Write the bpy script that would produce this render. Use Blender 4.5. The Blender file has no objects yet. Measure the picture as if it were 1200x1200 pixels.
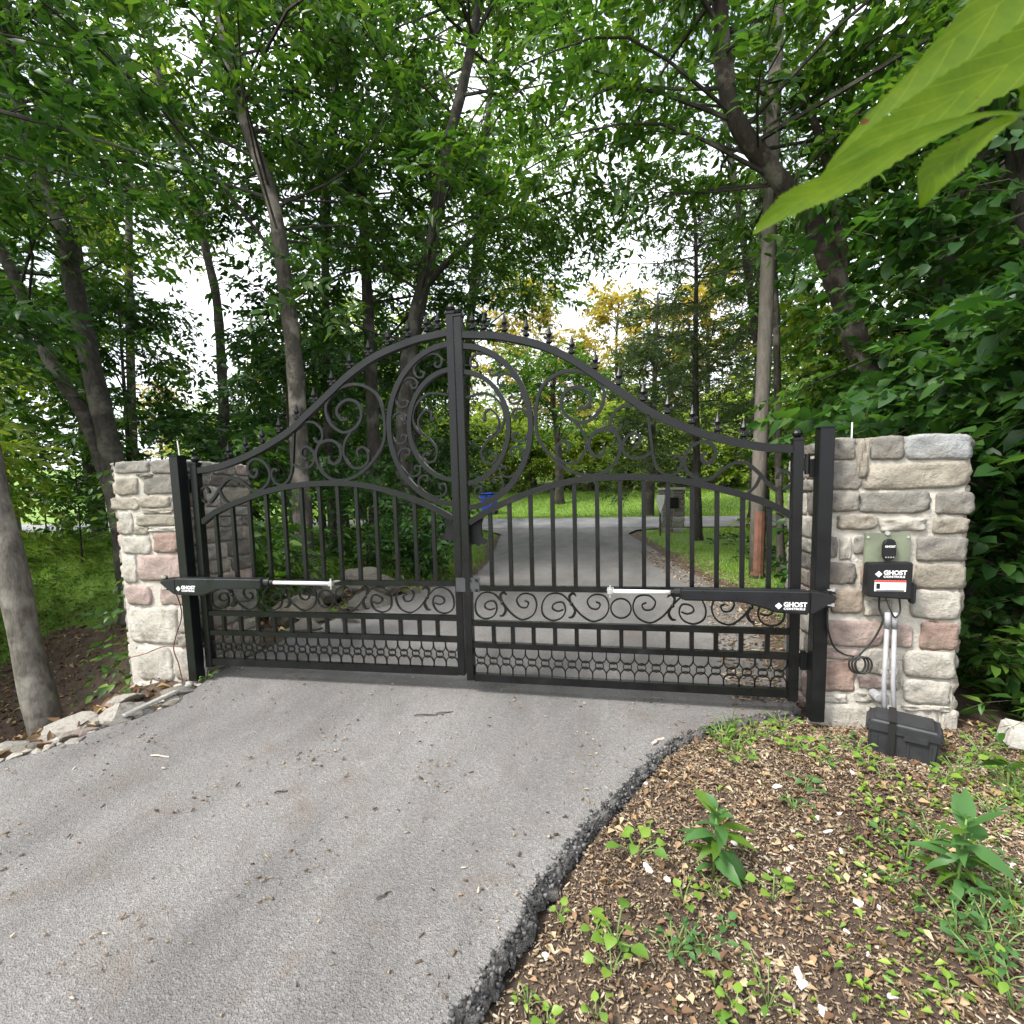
import bpy, bmesh, math, random
import numpy as np
from mathutils import Vector, Matrix
random.seed(7)
RNG = np.random.default_rng(11)
scene = bpy.context.scene
COL = scene.collection
R = math.radians

# ---------------------------------------------------------------- camera, sky, sun, exposure
CAM_POS = (0.932, -2.888, 1.073)
YAW, PITCH, ROLL = R(-12.279), R(-5.345), R(-1.145)
cam_data = bpy.data.cameras.new('camera')
cam = bpy.data.objects.new('camera', cam_data); COL.objects.link(cam)
_f = Vector((math.sin(YAW)*math.cos(PITCH), math.cos(YAW)*math.cos(PITCH), math.sin(PITCH)))
_r = Vector((math.cos(YAW), -math.sin(YAW), 0)); _u = _r.cross(_f)
_c, _s = math.cos(ROLL), math.sin(ROLL)
_r2 = _r*_c + _u*_s; _u2 = _u*_c - _r*_s
cam.matrix_world = Matrix(((_r2.x, _u2.x, -_f.x, CAM_POS[0]), (_r2.y, _u2.y, -_f.y, CAM_POS[1]), (_r2.z, _u2.z, -_f.z, CAM_POS[2]), (0, 0, 0, 1)))
cam_data.sensor_width = 36; cam_data.lens = 18.0; cam_data.shift_y = 41.27/1200
cam_data.dof.use_dof = True; cam_data.dof.focus_distance = 3.6; cam_data.dof.aperture_fstop = 7.0; cam_data.clip_start = 0.02; cam_data.clip_end = 2000
scene.camera = cam

SUN_EL, SUN_ROT = R(52), R(228)
world = bpy.data.worlds.new('World'); scene.world = world; world.use_nodes = True
wn = world.node_tree.nodes; wl = world.node_tree.links; wn.clear()
sky = wn.new('ShaderNodeTexSky'); sky.sky_type = 'NISHITA'; sky.sun_disc = False
sky.sun_elevation = SUN_EL; sky.sun_rotation = SUN_ROT; sky.dust_density = 5.0; sky.air_density = 1.0
geo = wn.new('ShaderNodeTexCoord'); nz = wn.new('ShaderNodeTexNoise'); nz.inputs['Scale'].default_value = 3.5; nz.inputs['Detail'].default_value = 5
rampc = wn.new('ShaderNodeValToRGB'); rampc.color_ramp.elements[0].position = 0.3; rampc.color_ramp.elements[1].position = 0.52
mixc = wn.new('ShaderNodeMix'); mixc.data_type = 'RGBA'; mixc.inputs['B'].default_value = (9.6, 9.9, 10.4, 1)
bg = wn.new('ShaderNodeBackground'); bg.inputs['Strength'].default_value = 0.11
wo = wn.new('ShaderNodeOutputWorld')
wl.new(geo.outputs['Generated'], nz.inputs['Vector']); wl.new(nz.outputs['Fac'], rampc.inputs['Fac'])
wl.new(rampc.outputs['Color'], mixc.inputs['Factor']); wl.new(sky.outputs['Color'], mixc.inputs['A'])
wl.new(mixc.outputs['Result'], bg.inputs['Color']); wl.new(bg.outputs['Background'], wo.inputs['Surface'])

sun_data = bpy.data.lights.new('sun', 'SUN'); sun_data.energy = 2.6; sun_data.angle = R(12); sun_data.color = (1.0, 0.96, 0.89)
sun = bpy.data.objects.new('sun', sun_data); COL.objects.link(sun)
_sd = Vector((math.sin(SUN_ROT)*math.cos(SUN_EL), math.cos(SUN_ROT)*math.cos(SUN_EL), math.sin(SUN_EL)))
sun.rotation_euler = _sd.to_track_quat('Z', 'Y').to_euler(); sun.location = (0, -8, 14)
vs = scene.view_settings; vs.view_transform = 'Standard'; vs.look = 'None'; vs.gamma = 1.0; vs.exposure = 1.3; vs.use_curve_mapping = False
cy = scene.cycles; cy.use_denoising = True; cy.max_bounces = 8; cy.diffuse_bounces = 3; cy.glossy_bounces = 3; cy.transmission_bounces = 4
cy.transparent_max_bounces = 6; cy.sample_clamp_indirect = 6.0

# ---------------------------------------------------------------- helpers
def tag(o, label=None, cat=None, group=None, kind=None):
    if label: o['label'] = label
    if cat: o['category'] = cat
    if group: o['group'] = group
    if kind: o['kind'] = kind
    return o
def empty(name, loc=(0, 0, 0), rot=(0, 0, 0), parent=None):
    o = bpy.data.objects.new(name, None); COL.objects.link(o); o.location = loc; o.rotation_euler = rot
    o.empty_display_size = 0.1
    if parent: o.parent = parent
    return o
def link(name, me, mat, parent=None, smooth=False):
    if mat is not None and not me.materials: me.materials.append(mat)
    o = bpy.data.objects.new(name, me); COL.objects.link(o)
    if parent: o.parent = parent
    if smooth: me.polygons.foreach_set('use_smooth', [True]*len(me.polygons))
    return o
def np_mesh(name, V, Fc):
    """V (n,3); Fc (m,k) equal-size faces -> mesh, fast"""
    V = np.asarray(V, np.float32); Fc = np.asarray(Fc, np.int32); m, k = Fc.shape
    me = bpy.data.meshes.new(name)
    me.vertices.add(len(V)); me.vertices.foreach_set('co', V.ravel())
    me.loops.add(m*k); me.loops.foreach_set('vertex_index', Fc.ravel())
    me.polygons.add(m); me.polygons.foreach_set('loop_start', np.arange(0, m*k, k, dtype=np.int32))
    me.update(calc_edges=True); me.validate()
    return me
def catmull(pts, n=6, closed=False):
    P = [Vector(p) for p in pts]; out = []
    N = len(P); segs = N if closed else N-1
    for i in range(segs):
        if closed: a, b, c, d = P[(i-1) % N], P[i], P[(i+1) % N], P[(i+2) % N]
        else: a, b, c, d = P[max(i-1, 0)], P[i], P[i+1], P[min(i+2, N-1)]
        for j in range(n):
            t = j/n; t2 = t*t; t3 = t2*t
            out.append(0.5*((2*b)+(c-a)*t+(2*a-5*b+4*c-d)*t2+(3*b-a-3*c+d)*t3))
    if not closed: out.append(P[-1])
    return out
class MB:
    def __init__(self): self.v = []; self.f = []
    def add(self, vs_, fs):
        n = len(self.v); self.v += [tuple(v) for v in vs_]; self.f += [tuple(i+n for i in f) for f in fs]; return self
    def box(self, c, s, rot=None, bev=0.0):
        x, y, z = s[0]/2, s[1]/2, s[2]/2
        if bev <= 0:
            V = [(-x, -y, -z), (x, -y, -z), (x, y, -z), (-x, y, -z), (-x, -y, z), (x, -y, z), (x, y, z), (-x, y, z)]
            Fs = [(0, 3, 2, 1), (4, 5, 6, 7), (0, 1, 5, 4), (1, 2, 6, 5), (2, 3, 7, 6), (3, 0, 4, 7)]
        else:
            bm = bmesh.new(); bmesh.ops.create_cube(bm, size=1)
            for v in bm.verts: v.co = Vector((v.co.x*s[0], v.co.y*s[1], v.co.z*s[2]))
            bmesh.ops.bevel(bm, geom=list(bm.edges), offset=bev, segments=2, affect='EDGES')
            bm.verts.index_update(); V = [v.co.copy() for v in bm.verts]; Fs = [tuple(q.index for q in f.verts) for f in bm.faces]; bm.free()
        if rot is not None: V = [rot @ Vector(v) for v in V]
        c = Vector(c); return self.add([Vector(v)+c for v in V], Fs)
    def tube(self, pts, rad, n=6, closed=False, flat=None, up=None, cap=True, phase=0.0):
        """rad: number or list; flat=(a,b): rectangular section a across, b along 'up'"""
        P = [Vector(p) for p in pts]; N = len(P); rings = []
        rads = rad if isinstance(rad, (list, tuple)) else [rad]*N
        prev = None
        for i, p in enumerate(P):
            if closed: t = P[(i+1) % N]-P[i-1]
            else: t = P[min(i+1, N-1)]-P[max(i-1, 0)]
            if t.length < 1e-9: t = Vector((0, 0, 1))
            t.normalize()
            if up is not None: b = Vector(up); a = b.cross(t)
            else:
                if prev is None: prev = Vector((0, 0, 1)) if abs(t.z) < 0.9 else Vector((1, 0, 0))
                a = prev - t*prev.dot(t)
                if a.length < 1e-6: a = t.orthogonal()
                a.normalize(); prev = a.copy(); b = t.cross(a)
            if a.length < 1e-6: a = t.orthogonal()
            a.normalize()
            if flat:
                k = rads[i]
                ring = [p+a*(sx*flat[0]/2*k)+b*(sy*flat[1]/2) for sx, sy in ((1, 1), (-1, 1), (-1, -1), (1, -1))]
            else:
                ring = [p+(a*math.cos(2*math.pi*j/n+phase)+b*math.sin(2*math.pi*j/n+phase))*rads[i] for j in range(n)]
            rings.append(ring)
        k = len(rings[0]); V = [v for r_ in rings for v in r_]; Fs = []
        for i in range(N if closed else N-1):
            for j in range(k):
                i2 = (i+1) % N; j2 = (j+1) % k
                Fs.append((i*k+j, i*k+j2, i2*k+j2, i2*k+j))
        if not closed and cap: Fs += [tuple(range(k-1, -1, -1)), tuple((N-1)*k+j for j in range(k))]
        return self.add(V, Fs)
    def lathe(self, prof, c=(0, 0, 0), n=10):
        V = []; Fs = []; c = Vector(c)
        for r_, z in prof:
            for j in range(n): V.append(c+Vector((r_*math.cos(2*math.pi*j/n), r_*math.sin(2*math.pi*j/n), z)))
        for i in range(len(prof)-1):
            for j in range(n): j2 = (j+1) % n; Fs.append((i*n+j, i*n+j2, (i+1)*n+j2, (i+1)*n+j))
        Fs += [tuple(range(n-1, -1, -1)), tuple((len(prof)-1)*n+j for j in range(n))]
        return self.add(V, Fs)
    def prism(self, poly, y0, y1):
        """polygon in x,z extruded along y"""
        n = len(poly); V = [(x, y0, z) for x, z in poly]+[(x, y1, z) for x, z in poly]
        Fs = [tuple(range(n)), tuple(range(2*n-1, n-1, -1))]+[(i, i+n, (i+1) % n+n, (i+1) % n) for i in range(n)]
        return self.add(V, Fs)
    def mesh(self, name):
        me = bpy.data.meshes.new(name); me.from_pydata([tuple(v) for v in self.v], [], self.f); me.validate()
        bm = bmesh.new(); bm.from_mesh(me); bmesh.ops.recalc_face_normals(bm, faces=bm.faces); bm.to_mesh(me); bm.free()
        return me
    def build(self, name, mat, parent=None, smooth=False):
        return link(name, self.mesh(name), mat, parent, smooth)

# ---------------------------------------------------------------- materials
def mat(name):
    m = bpy.data.materials.new(name); m.use_nodes = True; nt = m.node_tree; nt.nodes.clear()
    out = nt.nodes.new('ShaderNodeOutputMaterial'); return m, nt, out
def N(nt, t, **kw):
    n = nt.nodes.new(t)
    for k, v in kw.items():
        if k in n.inputs: n.inputs[k].default_value = v
        else: setattr(n, k, v)
    return n
def ramp(nt, stops):
    r_ = nt.nodes.new('ShaderNodeValToRGB'); e = r_.color_ramp.elements
    while len(e) < len(stops): e.new(0.5)
    for el, (p, c) in zip(e, stops): el.position = p; el.color = (*c, 1) if len(c) == 3 else c
    return r_
def mixrgb(nt, a, b, fac, mode='MIX'):
    m = nt.nodes.new('ShaderNodeMix'); m.data_type = 'RGBA'; m.blend_type = mode
    for sock, v in (('Factor', fac), ('A', a), ('B', b)):
        if hasattr(v, 'links') or hasattr(v, 'is_linked'): nt.links.new(v, m.inputs[sock])
        elif isinstance(v, (int, float)): m.inputs[sock].default_value = v
        else: m.inputs[sock].default_value = (*v, 1)
    return m.outputs['Result']
def simple(name, col, rough=0.6, metal=0.0, noise=None, bump=None, spec=0.5):
    """noise=(scale, amount), bump=(scale, strength, distance)"""
    m, nt, out = mat(name); p = N(nt, 'ShaderNodeBsdfPrincipled'); p.inputs['Roughness'].default_value = rough; p.inputs['Metallic'].default_value = metal
    p.inputs['Specular IOR Level'].default_value = spec
    tc = N(nt, 'ShaderNodeTexCoord')
    if noise:
        n1 = N(nt, 'ShaderNodeTexNoise', Scale=noise[0], Detail=5.0, Roughness=0.6); nt.links.new(tc.outputs['Object'], n1.inputs['Vector'])
        a = tuple(max(0, c*(1-noise[1])) for c in col); b = tuple(min(1, c*(1+noise[1])) for c in col)
        r_ = ramp(nt, [(0.3, a), (0.7, b)]); nt.links.new(n1.outputs['Fac'], r_.inputs['Fac']); nt.links.new(r_.outputs['Color'], p.inputs['Base Color'])
    else: p.inputs['Base Color'].default_value = (*col, 1)
    if bump:
        n2 = N(nt, 'ShaderNodeTexNoise', Scale=bump[0], Detail=6.0); nt.links.new(tc.outputs['Object'], n2.inputs['Vector'])
        b_ = N(nt, 'ShaderNodeBump', Strength=bump[1], Distance=bump[2]); nt.links.new(n2.outputs['Fac'], b_.inputs['Height']); nt.links.new(b_.outputs['Normal'], p.inputs['Normal'])
    nt.links.new(p.outputs['BSDF'], out.inputs['Surface']); return m
def leaf_mat(name, stops, transl=0.4, rough=0.42, tcol=1.2):
    m, nt, out = mat(name); g = N(nt, 'ShaderNodeNewGeometry'); r_ = ramp(nt, stops); nt.links.new(g.outputs['Random Per Island'], r_.inputs['Fac'])
    p = N(nt, 'ShaderNodeBsdfPrincipled', Roughness=rough); p.inputs['Specular IOR Level'].default_value = 0.35
    nt.links.new(r_.outputs['Color'], p.inputs['Base Color'])
    t = N(nt, 'ShaderNodeBsdfTranslucent'); tc_ = mixrgb(nt, r_.outputs['Color'], (1.25*tcol, 1.3*tcol, 0.55*tcol), 1.0, 'MULTIPLY'); nt.links.new(tc_, t.inputs['Color'])
    mx = N(nt, 'ShaderNodeMixShader', Fac=transl); nt.links.new(p.outputs['BSDF'], mx.inputs[1]); nt.links.new(t.outputs['BSDF'], mx.inputs[2])
    nt.links.new(mx.outputs['Shader'], out.inputs['Surface']); return m
M = {}
M['leaf_mid'] = leaf_mat('leaf_mid', [(0.0, (0.03, 0.082, 0.015)), (0.5, (0.056, 0.132, 0.021)), (0.85, (0.088, 0.175, 0.027)), (1.0, (0.13, 0.21, 0.032))])
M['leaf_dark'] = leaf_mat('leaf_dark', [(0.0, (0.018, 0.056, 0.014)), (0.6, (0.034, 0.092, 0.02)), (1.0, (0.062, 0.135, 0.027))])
M['leaf_lime'] = leaf_mat('leaf_lime', [(0.0, (0.13, 0.2, 0.03)), (0.6, (0.2, 0.285, 0.045)), (1.0, (0.3, 0.36, 0.06))], 0.45)  # albedo raised to stand for sunlight on the far hedge and trees
M['leaf_bright'] = leaf_mat('leaf_bright', [(0.0, (0.055, 0.125, 0.018)), (0.5, (0.095, 0.185, 0.026)), (1.0, (0.15, 0.24, 0.035))], 0.45, 0.45, 1.3)  # backlit glow of the tall crowns is put into this lighter green
M['leaf_sungold'] = leaf_mat('leaf_sungold', [(0.0, (0.18, 0.17, 0.035)), (0.5, (0.34, 0.27, 0.06)), (1.0, (0.5, 0.36, 0.09))], 0.4)  # golden sun on the far treetops, put into the leaf colour
M['leaf_cedar'] = leaf_mat('leaf_cedar', [(0.0, (0.045, 0.08, 0.035)), (0.6, (0.075, 0.115, 0.05)), (1.0, (0.11, 0.15, 0.065))], 0.35, 0.6)
M['leaf_weed'] = leaf_mat('leaf_weed', [(0.0, (0.09, 0.19, 0.03)), (0.5, (0.15, 0.27, 0.04)), (1.0, (0.27, 0.38, 0.055))], 0.35)
M['leaf_weed_dark'] = leaf_mat('leaf_weed_dark', [(0.0, (0.045, 0.12, 0.035)), (1.0, (0.08, 0.18, 0.05))], 0.3)
M['leaf_litter'] = leaf_mat('leaf_litter', [(0.0, (0.06, 0.035, 0.02)), (0.45, (0.16, 0.09, 0.05)), (0.8, (0.33, 0.22, 0.12)), (1.0, (0.45, 0.36, 0.22))], 0.1, 0.7, 1.0)
M['grass'] = leaf_mat('grass', [(0.0, (0.11, 0.2, 0.025)), (0.6, (0.18, 0.29, 0.045)), (1.0, (0.26, 0.35, 0.06))], 0.4)  # albedo raised to carry the sun on the open lawn

def bark(name, dark, light, patch, pscale=2.2):
    m, nt, out = mat(name); tc = N(nt, 'ShaderNodeTexCoord'); mp = N(nt, 'ShaderNodeMapping'); mp.inputs['Scale'].default_value = (1, 1, 0.28)
    nt.links.new(tc.outputs['Object'], mp.inputs['Vector'])
    n1 = N(nt, 'ShaderNodeTexNoise', Scale=22.0, Detail=8.0, Roughness=0.7); nt.links.new(mp.outputs['Vector'], n1.inputs['Vector'])
    r1 = ramp(nt, [(0.35, dark), (0.65, light)]); nt.links.new(n1.outputs['Fac'], r1.inputs['Fac'])
    n2 = N(nt, 'ShaderNodeTexNoise', Scale=pscale, Detail=4.0, Roughness=0.65); nt.links.new(tc.outputs['Object'], n2.inputs['Vector'])
    r2 = ramp(nt, [(0.5, (0, 0, 0)), (0.62, (1, 1, 1))]); nt.links.new(n2.outputs['Fac'], r2.inputs['Fac'])
    c = mixrgb(nt, r1.outputs['Color'], patch, r2.outputs['Color'])
    p = N(nt, 'ShaderNodeBsdfPrincipled', Roughness=0.9); nt.links.new(c, p.inputs['Base Color'])
    b_ = N(nt, 'ShaderNodeBump', Strength=0.8, Distance=0.02); nt.links.new(n1.outputs['Fac'], b_.inputs['Height']); nt.links.new(b_.outputs['Normal'], p.inputs['Normal'])
    nt.links.new(p.outputs['BSDF'], out.inputs['Surface']); return m
M['bark_grey'] = bark('bark_grey', (0.045, 0.038, 0.03), (0.135, 0.12, 0.1), (0.21, 0.195, 0.165))
M['bark_dark'] = bark('bark_dark', (0.016, 0.014, 0.011), (0.05, 0.042, 0.034), (0.095, 0.087, 0.072))
M['bark_red'] = bark('bark_red', (0.012, 0.009, 0.007), (0.042, 0.028, 0.02), (0.13, 0.115, 0.095), 2.4)
M['bark_pale'] = bark('bark_pale', (0.028, 0.024, 0.019), (0.085, 0.072, 0.058), (0.2, 0.175, 0.15))
M['pole'] = bark('pole', (0.11, 0.095, 0.08), (0.22, 0.195, 0.17), (0.17, 0.145, 0.12))

def stone_mat():
    m, nt, out = mat('stone'); tc = N(nt, 'ShaderNodeTexCoord'); oi = N(nt, 'ShaderNodeObjectInfo')
    n1 = N(nt, 'ShaderNodeTexNoise', Scale=14.0, Detail=8.0, Roughness=0.7); nt.links.new(tc.outputs['Object'], n1.inputs['Vector'])
    r1 = ramp(nt, [(0.28, (0.5, 0.49, 0.47)), (0.48, (0.92, 0.92, 0.91)), (0.75, (1.22, 1.21, 1.19))]); nt.links.new(n1.outputs['Fac'], r1.inputs['Fac'])
    c = mixrgb(nt, oi.outputs['Color'], r1.outputs['Color'], 1.0, 'MULTIPLY')
    n2 = N(nt, 'ShaderNodeTexNoise', Scale=5.0, Detail=6.0, Roughness=0.6); nt.links.new(tc.outputs['Object'], n2.inputs['Vector'])
    r2 = ramp(nt, [(0.5, (0, 0, 0)), (0.68, (0.8, 0.8, 0.8))]); nt.links.new(n2.outputs['Fac'], r2.inputs['Fac'])
    c2 = mixrgb(nt, c, (0.20, 0.17, 0.13), r2.outputs['Color'])
    p = N(nt, 'ShaderNodeBsdfPrincipled', Roughness=0.92); nt.links.new(c2, p.inputs['Base Color'])
    n3 = N(nt, 'ShaderNodeTexNoise', Scale=24.0, Detail=14.0, Roughness=0.72); nt.links.new(tc.outputs['Object'], n3.inputs['Vector'])
    b_ = N(nt, 'ShaderNodeBump', Strength=1.0, Distance=0.026); nt.links.new(n3.outputs['Fac'], b_.inputs['Height']); nt.links.new(b_.outputs['Normal'], p.inputs['Normal'])
    nt.links.new(p.outputs['BSDF'], out.inputs['Surface']); return m
M['stone'] = stone_mat()
M['mortar'] = simple('mortar', (0.43, 0.4, 0.35), 0.95, noise=(9, 0.22), bump=(60, 0.7, 0.01))
def metal_mat(name, col, rough):
    m, nt, out = mat(name); tc = N(nt, 'ShaderNodeTexCoord')
    n1 = N(nt, 'ShaderNodeTexNoise', Scale=7.0, Detail=7.0, Roughness=0.65); nt.links.new(tc.outputs['Object'], n1.inputs['Vector'])
    r1 = ramp(nt, [(0.3, tuple(c*0.75 for c in col)), (0.62, col), (0.8, tuple(min(1, c*1.8+0.004) for c in col))]); nt.links.new(n1.outputs['Fac'], r1.inputs['Fac'])
    rr = ramp(nt, [(0.3, (rough-0.1,)*3), (0.75, (rough+0.2,)*3)]); nt.links.new(n1.outputs['Fac'], rr.inputs['Fac'])
    p = N(nt, 'ShaderNodeBsdfPrincipled'); p.inputs['Specular IOR Level'].default_value = 0.32; nt.links.new(r1.outputs['Color'], p.inputs['Base Color']); nt.links.new(rr.outputs['Color'], p.inputs['Roughness'])
    n2 = N(nt, 'ShaderNodeTexNoise', Scale=160.0, Detail=3.0); nt.links.new(tc.outputs['Object'], n2.inputs['Vector'])
    b_ = N(nt, 'ShaderNodeBump', Strength=0.25, Distance=0.002); nt.links.new(n2.outputs['Fac'], b_.inputs['Height']); nt.links.new(b_.outputs['Normal'], p.inputs['Normal'])
    nt.links.new(p.outputs['BSDF'], out.inputs['Surface']); return m
M['iron'] = metal_mat('iron', (0.006, 0.0062, 0.0065), 0.28)
M['iron_post'] = metal_mat('iron_post', (0.006, 0.0065, 0.007), 0.36)
M['plate'] = metal_mat('plate', (0.055, 0.057, 0.06), 0.4)
M['black_plastic'] = metal_mat('black_plastic', (0.012, 0.012, 0.013), 0.5)
M['arm_paint'] = metal_mat('arm_paint', (0.014, 0.015, 0.017), 0.3)
M['battery_plastic'] = simple('battery_plastic', (0.022, 0.023, 0.026), 0.55, noise=(14, 0.3), bump=(220, 0.25, 0.002))
M['chrome'] = simple('chrome', (0.78, 0.78, 0.77), 0.3, 0.35, noise=(20, 0.06))
M['zinc'] = simple('zinc', (0.62, 0.62, 0.6), 0.38, 0.8, noise=(30, 0.2))
M['conduit'] = simple('conduit', (0.30, 0.30, 0.315), 0.5, noise=(12, 0.18))
M['white_print'] = simple('white_print', (0.8, 0.8, 0.8), 0.6)
M['red_print'] = simple('red_print', (0.62, 0.06, 0.05), 0.6)
M['board'] = simple('board', (0.15, 0.17, 0.115), 0.55, noise=(9, 0.3))
M['wire'] = simple('wire', (0.012, 0.012, 0.012), 0.5)
M['wire_red'] = simple('wire_red', (0.11, 0.035, 0.03), 0.6)
M['blue_plastic'] = simple('blue_plastic', (0.015, 0.04, 0.42), 0.45, noise=(6, 0.15))
M['white_paint'] = simple('white_paint', (0.72, 0.72, 0.7), 0.6, noise=(8, 0.1))
M['post_wood'] = simple('post_wood', (0.5, 0.4, 0.34), 0.8, noise=(8, 0.2))
M['concrete'] = simple('concrete', (0.46, 0.44, 0.40), 0.92, noise=(14, 0.25), bump=(50, 0.6, 0.01))
M['twig'] = simple('twig', (0.07, 0.05, 0.035), 0.9, noise=(20, 0.4))
M['stem_green'] = simple('stem_green', (0.12, 0.2, 0.05), 0.6)
def asphalt_mat(name, base, edge=False):
    m, nt, out = mat(name); tc = N(nt, 'ShaderNodeTexCoord')
    v = N(nt, 'ShaderNodeTexVoronoi', Scale=190.0); nt.links.new(tc.outputs['Object'], v.inputs['Vector'])
    sep = N(nt, 'ShaderNodeSeparateColor'); nt.links.new(v.outputs['Color'], sep.inputs['Color'])
    r1 = ramp(nt, [(0.0, tuple(c*0.7 for c in base)), (0.45, tuple(c*0.95 for c in base)), (0.9, tuple(c*1.14 for c in base)), (1.0, tuple(min(1, c*1.5) for c in base))]); nt.links.new(sep.outputs['Red'], r1.inputs['Fac'])
    mp = N(nt, 'ShaderNodeMapping'); mp.inputs['Rotation'].default_value = (0, 0, 0.35); mp.inputs['Scale'].default_value = (1.5, 0.55, 1.0); nt.links.new(tc.outputs['Object'], mp.inputs['Vector'])
    n2 = N(nt, 'ShaderNodeTexNoise', Scale=1.0, Detail=7.0, Roughness=0.62); nt.links.new(mp.outputs['Vector'], n2.inputs['Vector'])
    r2 = ramp(nt, [(0.32, (0.66, 0.655, 0.65)), (0.5, (1.0, 0.99, 0.98)), (0.68, (1.34, 1.33, 1.32))]); nt.links.new(n2.outputs['Fac'], r2.inputs['Fac'])
    c = mixrgb(nt, r1.outputs['Color'], r2.outputs['Color'], 1.0, 'MULTIPLY')
    n3 = N(nt, 'ShaderNodeTexNoise', Scale=3.2, Detail=8.0, Roughness=0.7); nt.links.new(tc.outputs['Object'], n3.inputs['Vector'])
    r3 = ramp(nt, [(0.53, (0, 0, 0)), (0.72, (0.7, 0.7, 0.7))]); nt.links.new(n3.outputs['Fac'], r3.inputs['Fac'])
    c2 = mixrgb(nt, c, (0.115, 0.09, 0.072), r3.outputs['Color'])
    p = N(nt, 'ShaderNodeBsdfPrincipled', Roughness=0.82); nt.links.new(c2, p.inputs['Base Color'])
    b_ = N(nt, 'ShaderNodeBump', Strength=0.7, Distance=0.006); nt.links.new(v.outputs['Distance'], b_.inputs['Height'])
    n4 = N(nt, 'ShaderNodeTexNoise', Scale=70.0, Detail=4.0); nt.links.new(tc.outputs['Object'], n4.inputs['Vector'])
    b2 = N(nt, 'ShaderNodeBump', Strength=0.6, Distance=0.01); nt.links.new(n4.outputs['Fac'], b2.inputs['Height']); nt.links.new(b_.outputs['Normal'], b2.inputs['Normal'])
    nt.links.new(b2.outputs['Normal'], p.inputs['Normal']); nt.links.new(p.outputs['BSDF'], out.inputs['Surface']); return m
M['asphalt'] = asphalt_mat('asphalt', (0.152, 0.147, 0.144))
M['asphalt_edge'] = asphalt_mat('asphalt_edge', (0.11, 0.106, 0.102))
M['asphalt_road'] = asphalt_mat('asphalt_road', (0.2, 0.2, 0.21))
def ground_mat():
    # soil / leaf mould near the drive, turf beyond: chosen by the vertex attribute 'turf' painted from the terrain layout
    m, nt, out = mat('ground'); tc = N(nt, 'ShaderNodeTexCoord'); at = N(nt, 'ShaderNodeAttribute'); at.attribute_name = 'turf'
    n1 = N(nt, 'ShaderNodeTexNoise', Scale=9.0, Detail=10.0, Roughness=0.75); nt.links.new(tc.outputs['Object'], n1.inputs['Vector'])
    soil = ramp(nt, [(0.3, (0.04, 0.026, 0.018)), (0.5, (0.085, 0.057, 0.04)), (0.7, (0.16, 0.115, 0.08))]); nt.links.new(n1.outputs['Fac'], soil.inputs['Fac'])
    n2 = N(nt, 'ShaderNodeTexNoise', Scale=2.2, Detail=10.0, Roughness=0.8); nt.links.new(tc.outputs['Object'], n2.inputs['Vector'])
    turf = ramp(nt, [(0.3, (0.07, 0.14, 0.02)), (0.52, (0.13, 0.225, 0.03)), (0.75, (0.2, 0.29, 0.05))]); nt.links.new(n2.outputs['Fac'], turf.inputs['Fac'])  # turf tones brightened too, so the lawn's sunlight sits in the colour
    n3 = N(nt, 'ShaderNodeTexNoise', Scale=1.1, Detail=8.0, Roughness=0.7); nt.links.new(tc.outputs['Object'], n3.inputs['Vector'])
    ad = N(nt, 'ShaderNodeMath', operation='ADD'); nt.links.new(at.outputs['Fac'], ad.inputs[0])
    sb = N(nt, 'ShaderNodeMath', operation='MULTIPLY_ADD'); sb.inputs[1].default_value = 1.0; sb.inputs[2].default_value = -0.5; nt.links.new(n3.outputs['Fac'], sb.inputs[0]); nt.links.new(sb.outputs[0], ad.inputs[1])
    r3 = ramp(nt, [(0.42, (0, 0, 0)), (0.58, (1, 1, 1))]); nt.links.new(ad.outputs[0], r3.inputs['Fac'])
    c = mixrgb(nt, soil.outputs['Color'], turf.outputs['Color'], r3.outputs['Color'])
    p = N(nt, 'ShaderNodeBsdfPrincipled', Roughness=0.95); nt.links.new(c, p.inputs['Base Color'])
    n4 = N(nt, 'ShaderNodeTexNoise', Scale=45.0, Detail=8.0, Roughness=0.7); nt.links.new(tc.outputs['Object'], n4.inputs['Vector'])
    b_ = N(nt, 'ShaderNodeBump', Strength=0.9, Distance=0.03); nt.links.new(n4.outputs['Fac'], b_.inputs['Height']); nt.links.new(b_.outputs['Normal'], p.inputs['Normal'])
    nt.links.new(p.outputs['BSDF'], out.inputs['Surface']); return m
M['ground'] = ground_mat()
# ---------------------------------------------------------------- terrain
def sstep(t): t = np.clip(t, 0, 1); return t*t*(3-2*t)
def vnoise(x, y, s, seed=0):
    """cheap smooth value noise"""
    x = np.asarray(x, float)*s+seed*17.3; y = np.asarray(y, float)*s+seed*9.7
    xi = np.floor(x); yi = np.floor(y); fx = sstep(x-xi); fy = sstep(y-yi)
    h = lambda a, b: np.modf(np.abs(np.sin(a*127.1+b*311.7)*43758.5453))[0]
    return (h(xi, yi)*(1-fx)+h(xi+1, yi)*fx)*(1-fy)+(h(xi, yi+1)*(1-fx)+h(xi+1, yi+1)*fx)*fy-0.5
def z_base(x, y):
    x = np.asarray(x, float); y = np.asarray(y, float)
    return -0.10+np.where(y < 0, 0.10*np.maximum(y, -5), 0.022*np.minimum(y, 20))+0.125*np.clip(y-20.0, 0, 10)+0.16*np.clip(y-30, 0, 60)
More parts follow.
